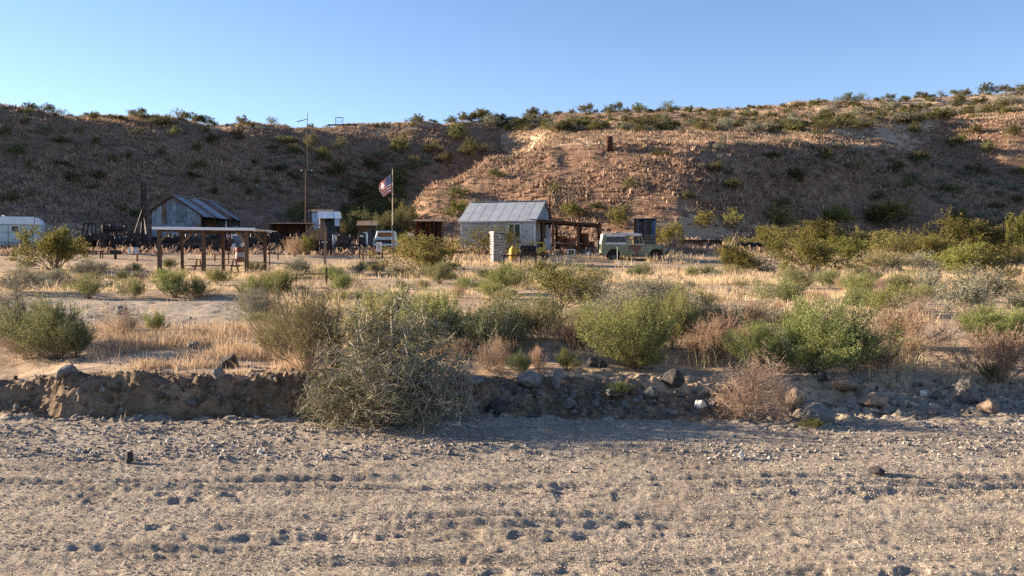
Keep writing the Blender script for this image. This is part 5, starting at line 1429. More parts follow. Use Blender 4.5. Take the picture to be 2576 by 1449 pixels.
# ---- drill rig and old machines on the left
def drill_rig():
    d = 62.0; x, y, g = stand(357, d); e = empty("drill_rig", (x, y, g))
    h = Z(455, d) - g
    for s in (-1, 1):
        MB().bar((s * .12 + .2, 0, .6), (s * .13 + .2, 0, h), .09, .09).build("mast_rail", M['iron'], e)
    for k in range(12): MB().bar((.1, 0, 1.0 + k * (h - 1.2) / 12), (.3, 0, 1.0 + (k + 1) * (h - 1.2) / 12), .05).build("lattice_bar", M['iron'], e)
    MB().tube((.02, 0, h), (.38, 0, h), .14, .14, 12).build("crown_sheave", M['iron2'], e)
    for (a, b) in ((-.65, -.6), (.75, -.5), (-.5, .9)): MB().bar((a, b, 0), (.15, 0, h * .62), .09).build("tripod_leg", M['iron'], e)
    MB().bar((.5, -.3, 0), (.25, -.1, h * .55), .05).build("drill_pipe", M['iron2'], e)
    MB().bar((.62, -.35, .1), (.55, -.2, h * .45), .035).build("drill_pipe", M['iron2'], e)
    box("deck", (0, 0, .75), (2.0, .95, .12), M['iron'], e)
    box("engine", (-.6, 0, 1.15), (.7, .55, .6), M['iron'], e, bevel=.04); box("gearbox", (.35, .1, 1.05), (.45, .5, .45), M['iron2'], e, bevel=.03)
    MB().tube((-.1, -.4, 1.05), (-.1, .4, 1.05), .28, .28, 14).build("winch_drum", M['iron'], e)
    for sx in (-.7, .7):
        for sy in (-1, 1): wheel(e, (sx, sy * .55, .42), (0, 1, 0), .42, 8)
    tag(e, "tall dark drill rig with lattice mast beside the tin shed", "drill rig")
drill_rig()
def loader():
    d = 63.0; x, y, g = stand(240, d); e = empty("old_tractor", (x, y, g), .1)
    box("hood", (.35, 0, 1.0), (1.2, .55, .55), M['iron'], e, bevel=.05); box("transmission", (-.5, 0, .75), (.8, .5, .5), M['iron'], e, bevel=.04)
    for s in (-1, 1):
        MB().bar((-.75, s * .4, .9), (-.55, s * .4, 1.95), .08).build("roll_bar", M['iron'], e)
        MB().bar((-.05, s * .4, .95), (-.08, s * .4, 1.95), .08).build("roll_bar", M['iron'], e)
        MB().bar((-.6, s * .4, 1.95), (-.04, s * .4, 1.95), .08).build("roll_bar", M['iron'], e)
        w_ = empty("wheel", (-.6, s * .6, .55)); w_.parent = e
        MB().ring((0, 0, 0), (0, 1, 0), .42, .13, 20, 7).build("tyre", M['rubber'], w_, True); MB().tube((0, -.06, 0), (0, .06, 0), .32, .32, 14).build("rim", M['rust'], w_)
        w_ = empty("wheel", (.8, s * .5, .33)); w_.parent = e
        MB().ring((0, 0, 0), (0, 1, 0), .24, .09, 18, 7).build("tyre", M['rubber'], w_, True); MB().tube((0, -.05, 0), (0, .05, 0), .18, .18, 12).build("rim", M['rust'], w_)
    MB().bar((-.55, -.42, 1.93), (-.55, .42, 1.93), .08).build("roll_bar", M['iron'], e)
    box("seat", (-.45, 0, 1.1), (.4, .45, .1), M['iron2'], e); MB().tube((.5, .1, 1.2), (.5, .1, 1.75), .035).build("exhaust", M['rust'], e)
    tag(e, "dark old tractor with a square roll frame right of the trailer", "tractor")
loader()
def engine(px, d, s, label, seed, rz=0):
    rg_ = random.Random(seed); x, y, g = stand(px, d); e = empty("scrap_engine", (x, y, g), rz)
    box("skid", (0, 0, .09 * s), (1.5 * s, .7 * s, .16 * s), M['timber_dk'], e)
    box("block", (0, 0, .48 * s), (1.0 * s, .5 * s, .6 * s), M['iron'], e, bevel=.05 * s)
    for k in range(3): MB().tube((-.3 * s + k * .3 * s, 0, .75 * s), (-.3 * s + k * .3 * s, 0, 1.0 * s), .11 * s, .10 * s, 10).build("cylinder", M['iron2'], e)
    MB().tube((.55 * s, -.06, .5 * s), (.55 * s, .06, .5 * s), .42 * s, .42 * s, 18).build("flywheel", M['iron'], e)
    MB().ring((-.62 * s, 0, .5 * s), (1, 0, 0), .28 * s, .05 * s, 16, 5).build("pulley", M['rust'], e)
    MB().tube((.2 * s, .15, .8 * s), (.2 * s, .15, rg_.uniform(1.1, 1.4) * s), .05 * s).build("stack", M['rust'], e)
    MB().bar((-.5 * s, -.3 * s, .2), (.6 * s, -.32 * s, .55 * s), .05).build("lever", M['iron2'], e)
    tag(e, label, "engine")
engine(278, 63.5, 1.15, "dark scrap engine left of the row of cylinders by the tractor", 1)
engine(305, 62.5, 1.05, "dark scrap engine just left of the drill rig", 2, .2)
engine(322, 65, 1.0, "scrap engine partly hidden behind the drill rig's deck", 3, -.3)
engine(440, 66, 1.1, "scrap engine seen through the pavilion's left bay", 4)
engine(485, 64, 1.2, "scrap engine seen between the pavilion's second and third posts", 5, .3)
engine(530, 66, 1.2, "scrap engine seen through the pavilion's middle bay", 6)
engine(645, 66, 1.15, "scrap engine seen through the pavilion's right bay", 7, -.2)
engine(690, 68, 1.1, "scrap engine under the long low shelter", 8)
engine(745, 67, 1.05, "scrap engine at the right end of the long low shelter", 9, .2)
engine(640, 78, 1.25, "rusty scrap engine right of the tin shed's open side", 10)
engine(680, 80, 1.2, "scrap engine behind the long low shelter", 11, .5)
for i, (px, w) in enumerate(((272, .5), (290, .42), (308, .46))):
    x, y, g = stand(px, 64.5); e = empty("iron_cylinder", (x, y, g + 1.35)); r = w / 2
    MB().tube((-.28, 0, r), (.28, 0, r), r, r, 16).build("drum", M['iron'], e); MB().ring((-.28, 0, r), (1, 0, 0), r, .03, 16, 5).build("flange", M['iron2'], e); MB().ring((.28, 0, r), (1, 0, 0), r, .03, 16, 5).build("flange", M['iron2'], e)
    tag(e, ["leftmost", "middle", "rightmost"][i] + " of three dark iron cylinders lying on the rack between tractor and drill rig", "cylinder")
rk = empty("cylinder_rack", stand(290, 64.5))
box("shelf", (0, 0, 1.31), (1.9, .7, .08), M['timber_dk'], rk)
for sx in (-.85, 0, .85):
    for sy in (-.28, .28): box("leg", (sx, sy, .63), (.08, .08, 1.27), M['iron'], rk)
for k in range(3): box("rail", (0, -.3, .35 + .3 * k), (1.8, .05, .06), M['iron'], rk)
tag(rk, "dark timber rack carrying three iron cylinders", "rack")
# shed-front stands, sheds behind
def lean_shed(name, px, d, w, D, hf, hb, m_, mr, label, rz=0, open_front=False, cat="shed"):
    x, y, g = stand(px, d); e = empty(name, (x, y, g), rz); n = max(3, int(w / .32)); rg_ = random.Random(px)
    for k in range(n):
        xx = -w / 2 + (k + .5) * w / n
        if not open_front: box("plank", (xx, -D / 2 + .006 * (k % 2), hf / 2), (w / n - .008, .03, hf), M[rg_.choice(m_)], e)
        box("plank", (xx, D / 2, hb / 2), (w / n - .008, .03, hb), M[rg_.choice(m_)], e)
    for s in (-1, 1):
        MB().add([(s * w / 2, -D / 2, 0), (s * w / 2, D / 2, 0), (s * w / 2, D / 2, hb), (s * w / 2, -D / 2, hf), (s * (w / 2 - .03), -D / 2, 0), (s * (w / 2 - .03), D / 2, 0), (s * (w / 2 - .03), D / 2, hb), (s * (w / 2 - .03), -D / 2, hf)], [(0, 1, 2, 3), (7, 6, 5, 4), (0, 4, 5, 1), (1, 5, 6, 2), (2, 6, 7, 3), (3, 7, 4, 0)]).build("side_wall", M[m_[0]], e)
    sl = math.atan2(hb - hf, D)
    for k in range(3):
        box("roof_sheet", (-w / 2 - .12 + (k + .5) * (w + .24) / 3, 0, (hf + hb) / 2 + .05 + .008 * (k % 2)), ((w + .24) / 3 + .01, D / math.cos(sl) + .4, .03), M[mr], e, RX(sl))
    if open_front:
        for s in (-1, 1): box("post", (s * (w / 2 - .05), -D / 2 + .05, hf / 2), (.1, .1, hf), M['timber_dk'], e)
    tag(e, label, cat); return e
lean_shed("tin_lean_to", 808, 84, 2.1, 2.2, 2.75, 3.05, ['tin', 'tin_blue', 'pale_blue'], 'timber_dk', "tall pale tin shed half hidden behind the lean-to at the mast", .12)
s_ = lean_shed("tin_lean_to", 830, 76, 1.65, 1.6, 2.2, 2.75, ['rust_tin', 'tin_blue'], 'pale_blue', "small lean-to with bright slanted tin roof and dark open front", .25, True)
box("hanging_sheet", (.58, -.82, 1.85), (.42, .03, .6), M['pale_blue'], s_); box("front_board", (-.6, -.82, 1.1), (.4, .03, 2.1), M['rust_tin'], s_)
lean_shed("low_shelter", 735, 68.5, 3.0, 1.8, 1.75, 1.85, ['timber_dk', 'rust'], 'timber_dk', "long low dark shelter with flat roof right of the pavilion", 0, True, "shelter")
lean_shed("dark_cabin", 1080, 70, 2.1, 2.0, 1.9, 2.1, ['timber_dk', 'rust', 'iron'], 'rust_tin', "dark brown cabin with flat rusty roof at the foot of the sunlit slope", .05, True, "cabin")
lean_shed("tool_stall", 925, 66, 1.3, 1.2, 1.7, 2.0, ['timber', 'tin_blue'], 'timber', "little open stall with pale roof left of the white pickup", .1, True, "stall")
def ply_hut():
    d = 64.0; x, y, g = stand(797, d); e = empty("plywood_hut", (x, y, g), math.radians(8))
    MB().prism([(-.72, 0), (.62, 0), (.62, 1.75), (-.72, 1.35)], -.03, .03).build("plywood_sheet", M['ply'], e)
    box("side_sheet", (.64, .5, .85), (.04, 1.0, 1.75), M['ply'], e)
    MB().bar((-.85, -.06, 1.15), (-.05, -.06, 1.98), .06, .14).build("sloping_timber", M['timber'], e)
    MB().bar((-1.1, -.08, .98), (-.72, -.08, 1.25), .06, .14).build("crooked_board", M['timber'], e)
    for s in (-.7, .62): box("post", (s, -.05, .9), (.1, .1, 1.9), M['timber'], e)
    for k in range(3): MB().bar((-.05 + .22 * k, -.05, 1.75), (.05 + .24 * k, .4, 1.95), .05, .05).build("rafter", M['timber_dk'], e)
    tag(e, "brown plywood hut with a sloping timber beside the leaning post", "hut")
ply_hut()
def post(name, px, d, h, w, m_, label, lean=0, cap=None):
    x, y, g = stand(px, d); e = empty(name, (x, y, g)); box("shaft", (0, 0, h / 2 - .1), (w, w, h + .2), M[m_], e, RY(lean))
    box("cap", (math.sin(lean) * h, 0, h + .03), (w * 1.15, w * 1.15, .07), M[cap or m_], e)
    tag(e, label, "post")
post("timber_post", 818, 52, 1.85, .12, 'timber', "tall bare timber post in front of the plywood hut", .01)
post("marker_stake", 346, 53, .48, .08, 'rust_lt', "short orange stake by the road left of the pavilion", 0, 'white')
post("marker_stake", 541, 53.5, .48, .07, 'rust_lt', "short orange stake seen under the pavilion", 0, 'white')
post("marker_stake", 700, 55, .5, .06, 'timber_dk', "thin dark stake right of the pavilion", 0, 'white')
post("pipe_post", 1553, 51.5, .95, .035, 'white', "thin pale pipe post in front of the truck's rear wheel", -.01)
post("marker_stake", 913, 53, .75, .10, 'timber', "light wooden post at the left end of the plank barrier", .02)
# pole tripod at right
e = empty("pole_tripod", stand(1852, 57.5)); 
for (a, b, tx, h) in ((.0, -.1, .06, 1.55), (-.18, .1, -.06, 1.45), (-.75, 0, -.12, 1.2), (.7, .2, .1, 1.1)): MB().tube((a, b, -.05), (tx, 0, h), .035, .03, 7).build("pole", M['timber' if a > -.5 else 'palewood'], e)
tag(e, "pale poles propped together like a tripod left of the creosote thicket", "poles")
# fallen fence rail
e = empty("fence_rail", stand(785, 31.5)); 
MB().bar((X(742, 31.5) - e.location.x, 0, .42), (X(822, 31.5) - e.location.x, 0, .46), .04, .05).build("rail", M['timber'], e); box("post", (X(821, 31.5) - e.location.x, .03, .30), (.06, .06, .72), M['timber_dk'], e)
MB().tube((X(745, 31.5) - e.location.x, .03, -.1), (X(745, 31.5) - e.location.x, .03, .5), .03, .03, 6).build("post", M['timber_dk'], e)
tag(e, "low fence rail with a dark end post left of centre", "fence")
# white pickup behind the barrier
def pickup():
    d = 63.0; x, y, g = stand(964, d); e = empty("white_pickup", (x, y + 1.5, g), math.radians(4)); W = .78
    MB().prism([(-W, .45), (W, .45), (W, .95), (W - .1, 1.02), (-W + .1, 1.02), (-W, .95)], -1.6, -.2).build("hood", M['trailer'], e, bevel=.04)
    MB().prism([(-W, .45), (W, .45), (W, 1.05), (W - .14, 1.55), (-W + .14, 1.55), (-W, 1.05)], -.2, 1.0).build("cab", M['trailer'], e, bevel=.04)
    box("windscreen", (0, -.215, 1.29), (1.12, .02, .36), M['rust'], e, RX(-.18)); box("grille", (0, -1.62, .74), (1.0, .04, .24), M['iron'], e)
    for s in (-1, 1):
        MB().tube((s * .58, -1.6, .76), (s * .58, -1.68, .76), .10, .09, 12).build("headlight", M['glass'], e)
        for yy in (-1.1, 1.9):
            w_ = empty("wheel", (s * .66, yy, .33)); w_.parent = e
            MB().ring((0, 0, 0), (1, 0, 0), .25, .09, 18, 7).build("tyre", M['rubber'], w_, True); MB().tube((-.05, 0, 0), (.05, 0, 0), .18, .18, 12).build("rim", M['white'], w_)
    box("front_bumper", (0, -1.72, .50), (1.5, .08, .14), M['trailer'], e, bevel=.02); box("cargo_bed", (0, 1.9, .72), (1.5, 1.8, .5), M['trailer'], e, bevel=.02); box("running_gear", (0, .4, .38), (.7, 3.6, .16), M['iron'], e)
    tag(e, "old white pickup seen head-on beneath the flagpole", "pickup")
pickup()
# plank barrier with the white sign
e = empty("plank_barrier", stand(948, 56)); 
MB().bar((X(900, 56) - e.location.x, 0, .62), (X(994, 56) - e.location.x, 0, .60), .06, .16).build("plank", M['timber'], e)
for px in (905, 930, 962, 990): box("post", (X(px, 56) - e.location.x, .06, .28), (.10, .08, .72), M['timber_dk'], e)
tag(e, "long brown plank barrier in front of the white pickup", "barrier")
def sign_board(px, pyt, pyb, pw, d, label, m_='white', marks=None, legs=True):
    x, y, g = stand(px, d); e = empty("sign_board", (x, y, g)); w = pw * d / F; z1 = Z(pyt, d) - g; z0 = Z(pyb, d) - g
    box("panel", (0, 0, (z0 + z1) / 2), (w, .03, z1 - z0), M[m_], e)
    if legs: box("support", (0, .04, z1 / 2), (.05, .05, z1), M['timber_dk'], e)
    for (u, v, uw, vh) in marks or []:
        box("marking", (u * w, -.018, z0 + v * (z1 - z0)), (uw * w, .004, vh * (z1 - z0)), M['iron'], e)
    tag(e, label, "sign")
sign_board(954, 609, 633, 14, 55.6, "upright white sign with a dark seated figure mark on the plank barrier", marks=[(-.02, .72, .10, .18), (-.15, .64, .22, .05), (.02, .42, .26, .16), (.0, .31, .36, .07), (.03, .53, .16, .08)])
sign_board(1033, 587, 594, 17, 58, "small white board sign above the bushes right of the flagpole", marks=[(.15, .5, .3, .3)])
sign_board(589, 613, 628, 9, 60, "pale blue upright panel under the pavilion", 'pale_blue', legs=False)
sign_board(611, 612, 620, 8, 57, "small white notice beside the pavilion's third front post", marks=[(0, .5, .4, .35)])
sign_board(575, 590, 598, 10, 52, "small grey notice hanging beneath the pavilion roof", 'siding_lo', marks=[])
sign_board(678, 579, 587, 11, 50, "small white notice at the pavilion's right roof corner", marks=[])
for (px, d, w, h, m_, lab) in [(843, 66, .32, 1.05, 'pale_blue', "pale blue upright pump under the lean-to"), (853, 66, .36, 1.15, 'red', "dark red upright pump under the lean-to"), (596, 62, .55, 1.35, 'tin_blue', "blue-grey upright cabinet under the pavilion's right half"), (860, 65, .12, .9, 'white', "narrow white upright board right of the red pump"), (820, 60, .75, .95, 'iron', "dark iron stove left of the pumps"), (911, 62, .52, 1.3, 'iron', "tall dark iron cabinet left of the white pickup"), (921, 64, .22, 1.35, 'pale_blue', "narrow pale blue pump beside the dark iron cabinet")]:
    x, y, g = stand(px, d); e = empty("upright_cabinet", (x, y, g), random.uniform(-.2, .2))
    box("body", (0, 0, h / 2), (w, w * .8, h), M[m_], e, bevel=.03); box("door", (0, -w * .4 - .01, h * .45), (w * .78, .02, h * .7), M[m_], e); box("top", (0, 0, h + .03), (w * 1.08, w * .9, .06), M['iron2'], e)
    box("dial", (0, -w * .4 - .012, h * .88), (w * .5, .02, h * .1), M['white'], e)
    tag(e, lab, "cabinet")
# spoked cart right of the lean-to
e = empty("machine_cart", stand(862, 60)); box("bed", (0, 0, .55), (.9, .6, .12), M['iron'], e); box("hopper", (-.05, 0, .95), (.7, .55, .6), M['iron'], e, bevel=.06); MB().tube((.4, 0, .9), (.55, 0, 1.3), .05).build("handle", M['iron2'], e)
for s in (-1, 1): wheel(e, (-.32, s * .36, .36), (0, 1, 0), .36, 10); wheel(e, (.35, s * .36, .28), (0, 1, 0), .28, 8)
tag(e, "dark iron machine cart on spoked wheels right of the plywood hut", "cart")
# red-white-red barrel under pavilion
x, y, g = stand(604, 53.5); e = empty("painted_barrel", (x, y, g)); r = .26
for z0, z1, m_ in ((0, .28, 'red'), (.283, .56, 'siding_lo'), (.563, .86, 'red')): MB().lathe([(r * .98, z0), (r, z0 + .02), (r, z1 - .02), (r * .98, z1)], n=16).build("band", M[m_], e, True)
MB().ring((0, 0, .86), (0, 0, 1), r * .95, .02, 16, 5).build("rim", M['rust'], e)
tag(e, "red barrel with a white middle band by the pavilion's third front post", "barrel")
# small tables, grill, white box left
e = empty("low_bench", stand(237, 55.5)); box("top", (0, 0, .42), (1.1, .4, .06), M['iron'], e)
for sx in (-.48, .48):
    for sy in (-.15, .15): box("leg", (sx, sy, .2), (.05, .05, .4), M['iron'], e)
tag(e, "dark low bench right of the golden creosote bush", "bench")
e = empty("grill_stand", stand(291, 54.5)); box("firebox", (0, 0, .42), (.62, .4, .22), M['iron'], e, bevel=.03); box("pedestal", (0, 0, .16), (.12, .12, .36), M['iron'], e); box("grate", (0, 0, .545), (.56, .36, .02), M['iron2'], e)
tag(e, "dark pedestal grill left of the pavilion", "grill")
e = empty("white_crate", stand(335, 58)); box("body", (0, 0, .22), (.5, .4, .40), M['trailer'], e, bevel=.02); box("lid", (0, 0, .44), (.54, .44, .05), M['white'], e)
tag(e, "pale white crate at the foot of the drill rig", "crate")
# tyres at right
for i in range(5):
    x, y, g = stand(1862 + i * 21, 60.5 + .3 * (i % 2)); o = MB().ring((0, 0, 0), (.25 * (i % 2), 1, 0), .30, .12, 18, 8).build("discarded_casing", M['rubber'], None, True); o.location = (x, y, g + .33)
    tag(o, "old black tyre standing in the dark row behind the pole tripod", "tyre", "old tyres by the pole tripod"); o["label"] = "old black tyre behind the pole tripod, %s from the left" % ordinal(i + 1)
e = empty("timber_wall", stand(1755, 66)); 
for k in range(12): box("plank", (-1.65 + k * .3, .01 * (k % 2), .30), (.29, .04, .75 + .08 * math.sin(k * 2.1)), M['timber_dk' if k % 4 else 'iron2'], e)
box("top_rail", (0, -.04, .62), (3.6, .05, .07), M['timber_dk'], e)
tag(e, "low dark plank wall right of the outhouse at the hill foot", "wall")
# rusty wire heap
e = empty("wire_heap", stand(2281, 58)); rg_ = random.Random(9)
for k in range(16): MB().ring((rg_.uniform(-.7, .7), rg_.uniform(-.3, .3), .3 + rg_.uniform(-.1, .35)), (rg_.gauss(0, 1), rg_.gauss(0, 1), rg_.gauss(0, .6)), rg_.uniform(.2, .34), .018, 14, 4).build("wire_loop", M['red' if k % 3 else 'rust_lt'], e)
tag(e, "heap of rusty red wire loops half hidden in the creosote thicket", "wire")
# barrel on the right hill
x, y = hit(1531, 382); e = empty("rusty_barrel", (x, y, T(x, y)))
r = 9 * y / F; h = 34 * y / F
MB().lathe([(r, -.1), (r, h * .33), (r * 1.05, h * .35), (r, h * .37), (r, h * .66), (r * 1.05, h * .68), (r, h * .70), (r, h)], n=14).build("body", M['rust_dk'], e, True); MB().ring((0, 0, h), (0, 0, 1), r, .04, 14, 5).build("rim", M['rust_dk'], e)
tag(e, "rusty brown barrel standing alone on the right hill's shoulder", "barrel")
# frame and beam on the skyline
x, y = hit(856, 322); e = empty("cross_braced_gantry", (x, y, T(x, y))); w = 18 * y / F; h = 24 * y / F
for s in (-1, 1): box("upright", (s * w / 2, 0, h / 2), (.09, .09, h), M['iron2'], e)
box("crossbar", (0, 0, h - .05), (w + .2, .08, .14), M['iron2'], e); MB().bar((-w / 2, 0, .35 * h), (w / 2, 0, .75 * h), .04).build("brace", M['iron2'], e); MB().bar((w / 2, 0, .35 * h), (-w / 2, 0, .75 * h), .04).build("brace", M['iron2'], e)
tag(e, "small cross-braced metal frame standing on the skyline", "frame")
x, y = hit(866, 323); e = empty("ridge_beam", (x, y - 2, T(x, y - 2)))
MB().bar((-2.6, 0, .55), (3.0, 0, .62), .15, .28).build("beam", M['timber_dk'], e)
for s in (-2.2, .4, 2.7): box("support", (s, 0, .2), (.14, .14, .9), M['timber_dk'], e)
tag(e, "dark horizontal beam along the ridge below the metal frame", "beam")

# ---- heaps of smaller scrap through the shaded yard
rs = random.Random(55)
SCR = {}
def scrap(kind, px, d):
    x, y, g = stand(px, d); rz = rs.uniform(0, 3.1); mm = lambda: M[rs.choice(['iron', 'iron', 'iron2', 'rust', 'timber_dk'])]
    if kind == 0:
        e = empty("scrap_drum", (x, y, g), rz); r = rs.uniform(.22, .32); h = rs.uniform(.7, .95)
        MB().lathe([(r, 0), (r, h * .33), (r * 1.05, h * .35), (r, h * .37), (r, h * .66), (r * 1.05, h * .68), (r, h * .7), (r, h)], n=14).build("body", mm(), e, True); MB().ring((0, 0, h), (0, 0, 1), r, .02, 14, 4).build("rim", M['iron2'], e); hd, ct = "dark scrap drum in the shaded yard", "drum"
    elif kind == 1:
        e = empty("timber_stack", (x, y, g), rz * .2)
        for k in range(5): MB().bar((-.9 + rs.uniform(-.2, .2), -.2 + .1 * k, .12 + .10 * (k % 3)), (.9 + rs.uniform(-.2, .2), -.2 + .1 * k, .13 + .10 * (k % 3)), .09, .09).build("timber", M[rs.choice(['timber', 'timber_dk'])], e)
        hd, ct = "stack of old timbers in the shaded yard", "timber"
    elif kind == 2:
        e = empty("ore_cart", (x, y, g), rz * .3)
        MB().add([(-.5, -.3, .35), (.5, -.3, .35), (.5, .3, .35), (-.5, .3, .35), (-.62, -.4, .95), (.62, -.4, .95), (.62, .4, .95), (-.62, .4, .95)], [(0, 3, 2, 1), (0, 1, 5, 4), (1, 2, 6, 5), (2, 3, 7, 6), (3, 0, 4, 7)]).build("tub", mm(), e)
        for sx in (-.35, .35):
            for sy in (-.3, .3): MB().tube((sx, sy - .04, .18), (sx, sy + .04, .18), .18, .18, 12).build("wheel", M['iron'], e)
        box("frame", (0, 0, .30), (1.0, .4, .1), M['iron'], e); hd, ct = "iron ore cart in the shaded yard", "cart"
    elif kind == 3:
        e = empty("gear_assembly", (x, y, g), rz)
        MB().ring((0, 0, .5), (0, 1, .1), .42, .06, 20, 5).build("gear_rim", mm(), e); MB().tube((0, -.15, .5), (0, .15, .5), .1, .1, 10).build("hub", M['iron'], e)
        for k in range(6):
            t = 1.047 * k; MB().bar((0, 0, .5), (.4 * math.cos(t), 0, .5 + .4 * math.sin(t)), .04).build("spoke", M['iron'], e)
        box("base", (0, 0, .06), (.8, .5, .12), M['timber_dk'], e); hd, ct = "big iron gear in the shaded yard", "gear"
    else:
        e = empty("pipe_rack", (x, y, g), rz * .2)
        for k in range(6): MB().tube((-1.1, -.2 + .08 * k, .5 + .06 * (k % 2)), (1.1, -.2 + .08 * k, .5 + .06 * (k % 2)), .035, .035, 7).build("pipe", mm(), e)
        for sx in (-.8, .8): box("trestle", (sx, 0, .22), (.08, .6, .44), M['timber_dk'], e)
        hd, ct = "rack of pipes in the shaded yard", "pipes"
    tag(e, hd, ct, hd + " group"); SCR.setdefault(hd, []).append((px, 650 + (CAMZ - g) * F / y, e, hd))
for i in range(46):
    px = rs.uniform(205, 900); d = rs.uniform(60, 73)
    if 375 < px < 520 and d > 69: d -= 8
    scrap(i % 5, px, d)
for hd_, it_ in SCR.items(): place_labels([""], it_)
# ================================================================== rocks
ROCKM = [hull_mesh("rock_shape", 500 + k, 22 + 3 * (k % 3)) for k in range(10)]
def craggy(seed, n=26, sub=2, amp=.05):
    me = hull_mesh("boulder_shape", seed, n); bm = bmesh.new(); bm.from_mesh(me)
    bmesh.ops.bevel(bm, geom=list(bm.edges), offset=.035, segments=1, affect='EDGES')
    bmesh.ops.triangulate(bm, faces=bm.faces); bmesh.ops.subdivide_edges(bm, edges=bm.edges, cuts=2, use_grid_fill=True)
    rg_ = random.Random(seed)
    bm.verts.ensure_lookup_table(); C_ = np.array([v.co[:] for v in bm.verts])
    n_ = vnoise(C_[:, 0] * 7 + seed, C_[:, 1] * 7 + C_[:, 2] * 9, seed) - .5
    for v, q in zip(bm.verts, n_): v.co += v.co.normalized() * float(q) * amp
    bm.to_mesh(me); bm.free(); return me
def rock(px, py, pw, ph, m_, label, seed, group=None, big=True, rz=None, name="rock", tilt=0, cat="rock"):
    x, d = hit(px, py); w = pw * d / F; h = ph * d / F
    me = craggy(seed) if big else ROCKM[seed % 10]
    o = bpy.data.objects.new(name, me); col.objects.link(o)
    if len(me.materials) == 0: me.materials.append(M[m_])
    if o.material_slots[0].material != M[m_]: o.material_slots[0].link = 'OBJECT'; o.material_slots[0].material = M[m_]
    o.scale = (w, w * .8, h / .62); o.location = (x, d + w * .12, T(x, d) + h * .26); o.rotation_euler = (tilt, tilt * .5, random.uniform(0, 6.3) if rz is None else rz)
    tag(o, label, cat, group); return o
BOULD = [
 (572, 926, 62, 42, 'stone_d', "black jagged basalt rock on top of the left bank"),
 (300, 792, 46, 24, 'stone_s', "dark rounded rock lying on the pale left channel"),
 (158, 958, 74, 34, 'stone_s', "dark slab on the eroded left end of the bank"),
 (318, 1168, 32, 30, 'stone_d', "small dark pointed rock on the gravel at the left"),
 (1492, 925, 34, 26, 'stone_d', "left of two black stones behind the bank rubble"),
 (1518, 926, 30, 22, 'stone_d', "right of two black stones behind the bank rubble"),
 (1697, 977, 76, 46, 'stone_d', "dark triangular basalt rock on the bank left of the dead bush"),
 (1335, 975, 96, 42, 'stone_g', "pale grey slab capping the bank right of the thorn bush"),
 (1402, 985, 52, 58, 'stone_s', "blue-grey upright boulder beside the pale slab"),
 (2447, 1012, 92, 66, 'stone_s', "large grey faceted boulder on the right bank"),
 (2498, 1040, 66, 34, 'stone_b', "squat brown block below the large grey boulder"),
 (2008, 1030, 78, 50, 'stone_b', "brown boulder right of the dead twig bush"),
 (2068, 1062, 96, 46, 'stone_s', "dark slate boulder resting on the wash sand"),
 (2205, 1028, 84, 38, 'stone_b', "rough tan conglomerate lump in the right bank"),
 (2130, 985, 100, 44, 'stone_b', "crumbly tan earth lump under the row of cobbles"),
 (1250, 1040, 66, 34, 'stone_d', "black boulder at the foot of the bank right of the thorn bush"),
 (2214, 1200, 52, 14, 'stone_d', "flat black clod alone on the foreground sand"),
 (1870, 1158, 24, 20, 'stone_w', "white stone on the sand below the dead bush"),
 (1548, 1005, 62, 24, 'stone_g', "pale rock beside the green tuft in the rubble"),
 (1765, 1032, 36, 24, 'stone_w', "pale cobble left of the dead bush's foot"),
 (478, 1034, 40, 26, 'stone_s', "blue-grey stone set low in the left bank face"),
 (545, 968, 40, 34, 'stone_g', "grey stone protruding high in the left bank face"),
 (650, 1145, 20, 14, 'stone_w', "white stone on the gravel below the left bank"),
 (190, 1144, 20, 14, 'stone_w', "white stone on the gravel at the far left"),
 (86, 1142, 20, 14, 'stone_b', "tan stone on the gravel at the far left"),
 (2075, 958, 44, 26, 'stone_s', "dark cobble at the left of the cobble row"),
 (2090, 964, 24, 24, 'stone_b', "orange-brown cobble second in the cobble row"),
 (2112, 964, 34, 18, 'stone_g', "grey cobble in the middle of the cobble row"),
 (2138, 962, 30, 18, 'stone_g', "pale cobble fourth in the cobble row"),
 (2162, 964, 30, 20, 'stone_g', "grey round cobble at the right end of the cobble row"),
 (2330, 1000, 22, 16, 'stone_w', "white pebble left of the large grey boulder"),
 (2360, 1003, 40, 20, 'stone_s', "grey stone just left of the large grey boulder"),
 (2355, 1045, 60, 16, 'stone_s', "flat pale slab on the wash edge at right"),
 (1130, 1148, 18, 14, 'stone_g', "grey stone on the gravel strip at the centre"),
 (1435, 1030, 44, 28, 'stone_g', "round grey stone in the rubble left of the green tuft"),
 (840, 925, 60, 40, 'stone_d', "black rock half hidden behind the centre thorn bush"),
 (1640, 1000, 60, 26, 'stone_s', "slate rock right of the green tuft in the rubble"),
 (480, 880, 50, 22, 'stone_g', "grey rock in the golden grass of the left bank"),
 (1195, 975, 70, 22, 'stone_g', "grey ledge at the right edge of the thorn bush"),
]
for i, (px, py, w, h, m_, lab) in enumerate(BOULD): rock(px, py, w, h, m_, lab, 700 + i, tilt=random.uniform(-.15, .15))
rg_ = random.Random(21); RUB = []; BNK = []; SMR = []
for i in range(95):
    px = rg_.uniform(1215, 1800); py = rg_.uniform(990, 1052); s = rg_.uniform(7, 20)
    RUB.append((px, py, 0)); RUB[-1] = (px, py, rock(px, py, s * 1.25, s * .75, rg_.choice(['stone_g', 'stone_g', 'stone_s', 'stone_b', 'stone_s']), "broken grey stone in the rubble at the bank foot right of the thorn bush", rg_.randint(0, 9), "rubble stones at the bank foot", False), "broken rubble stone at the bank")
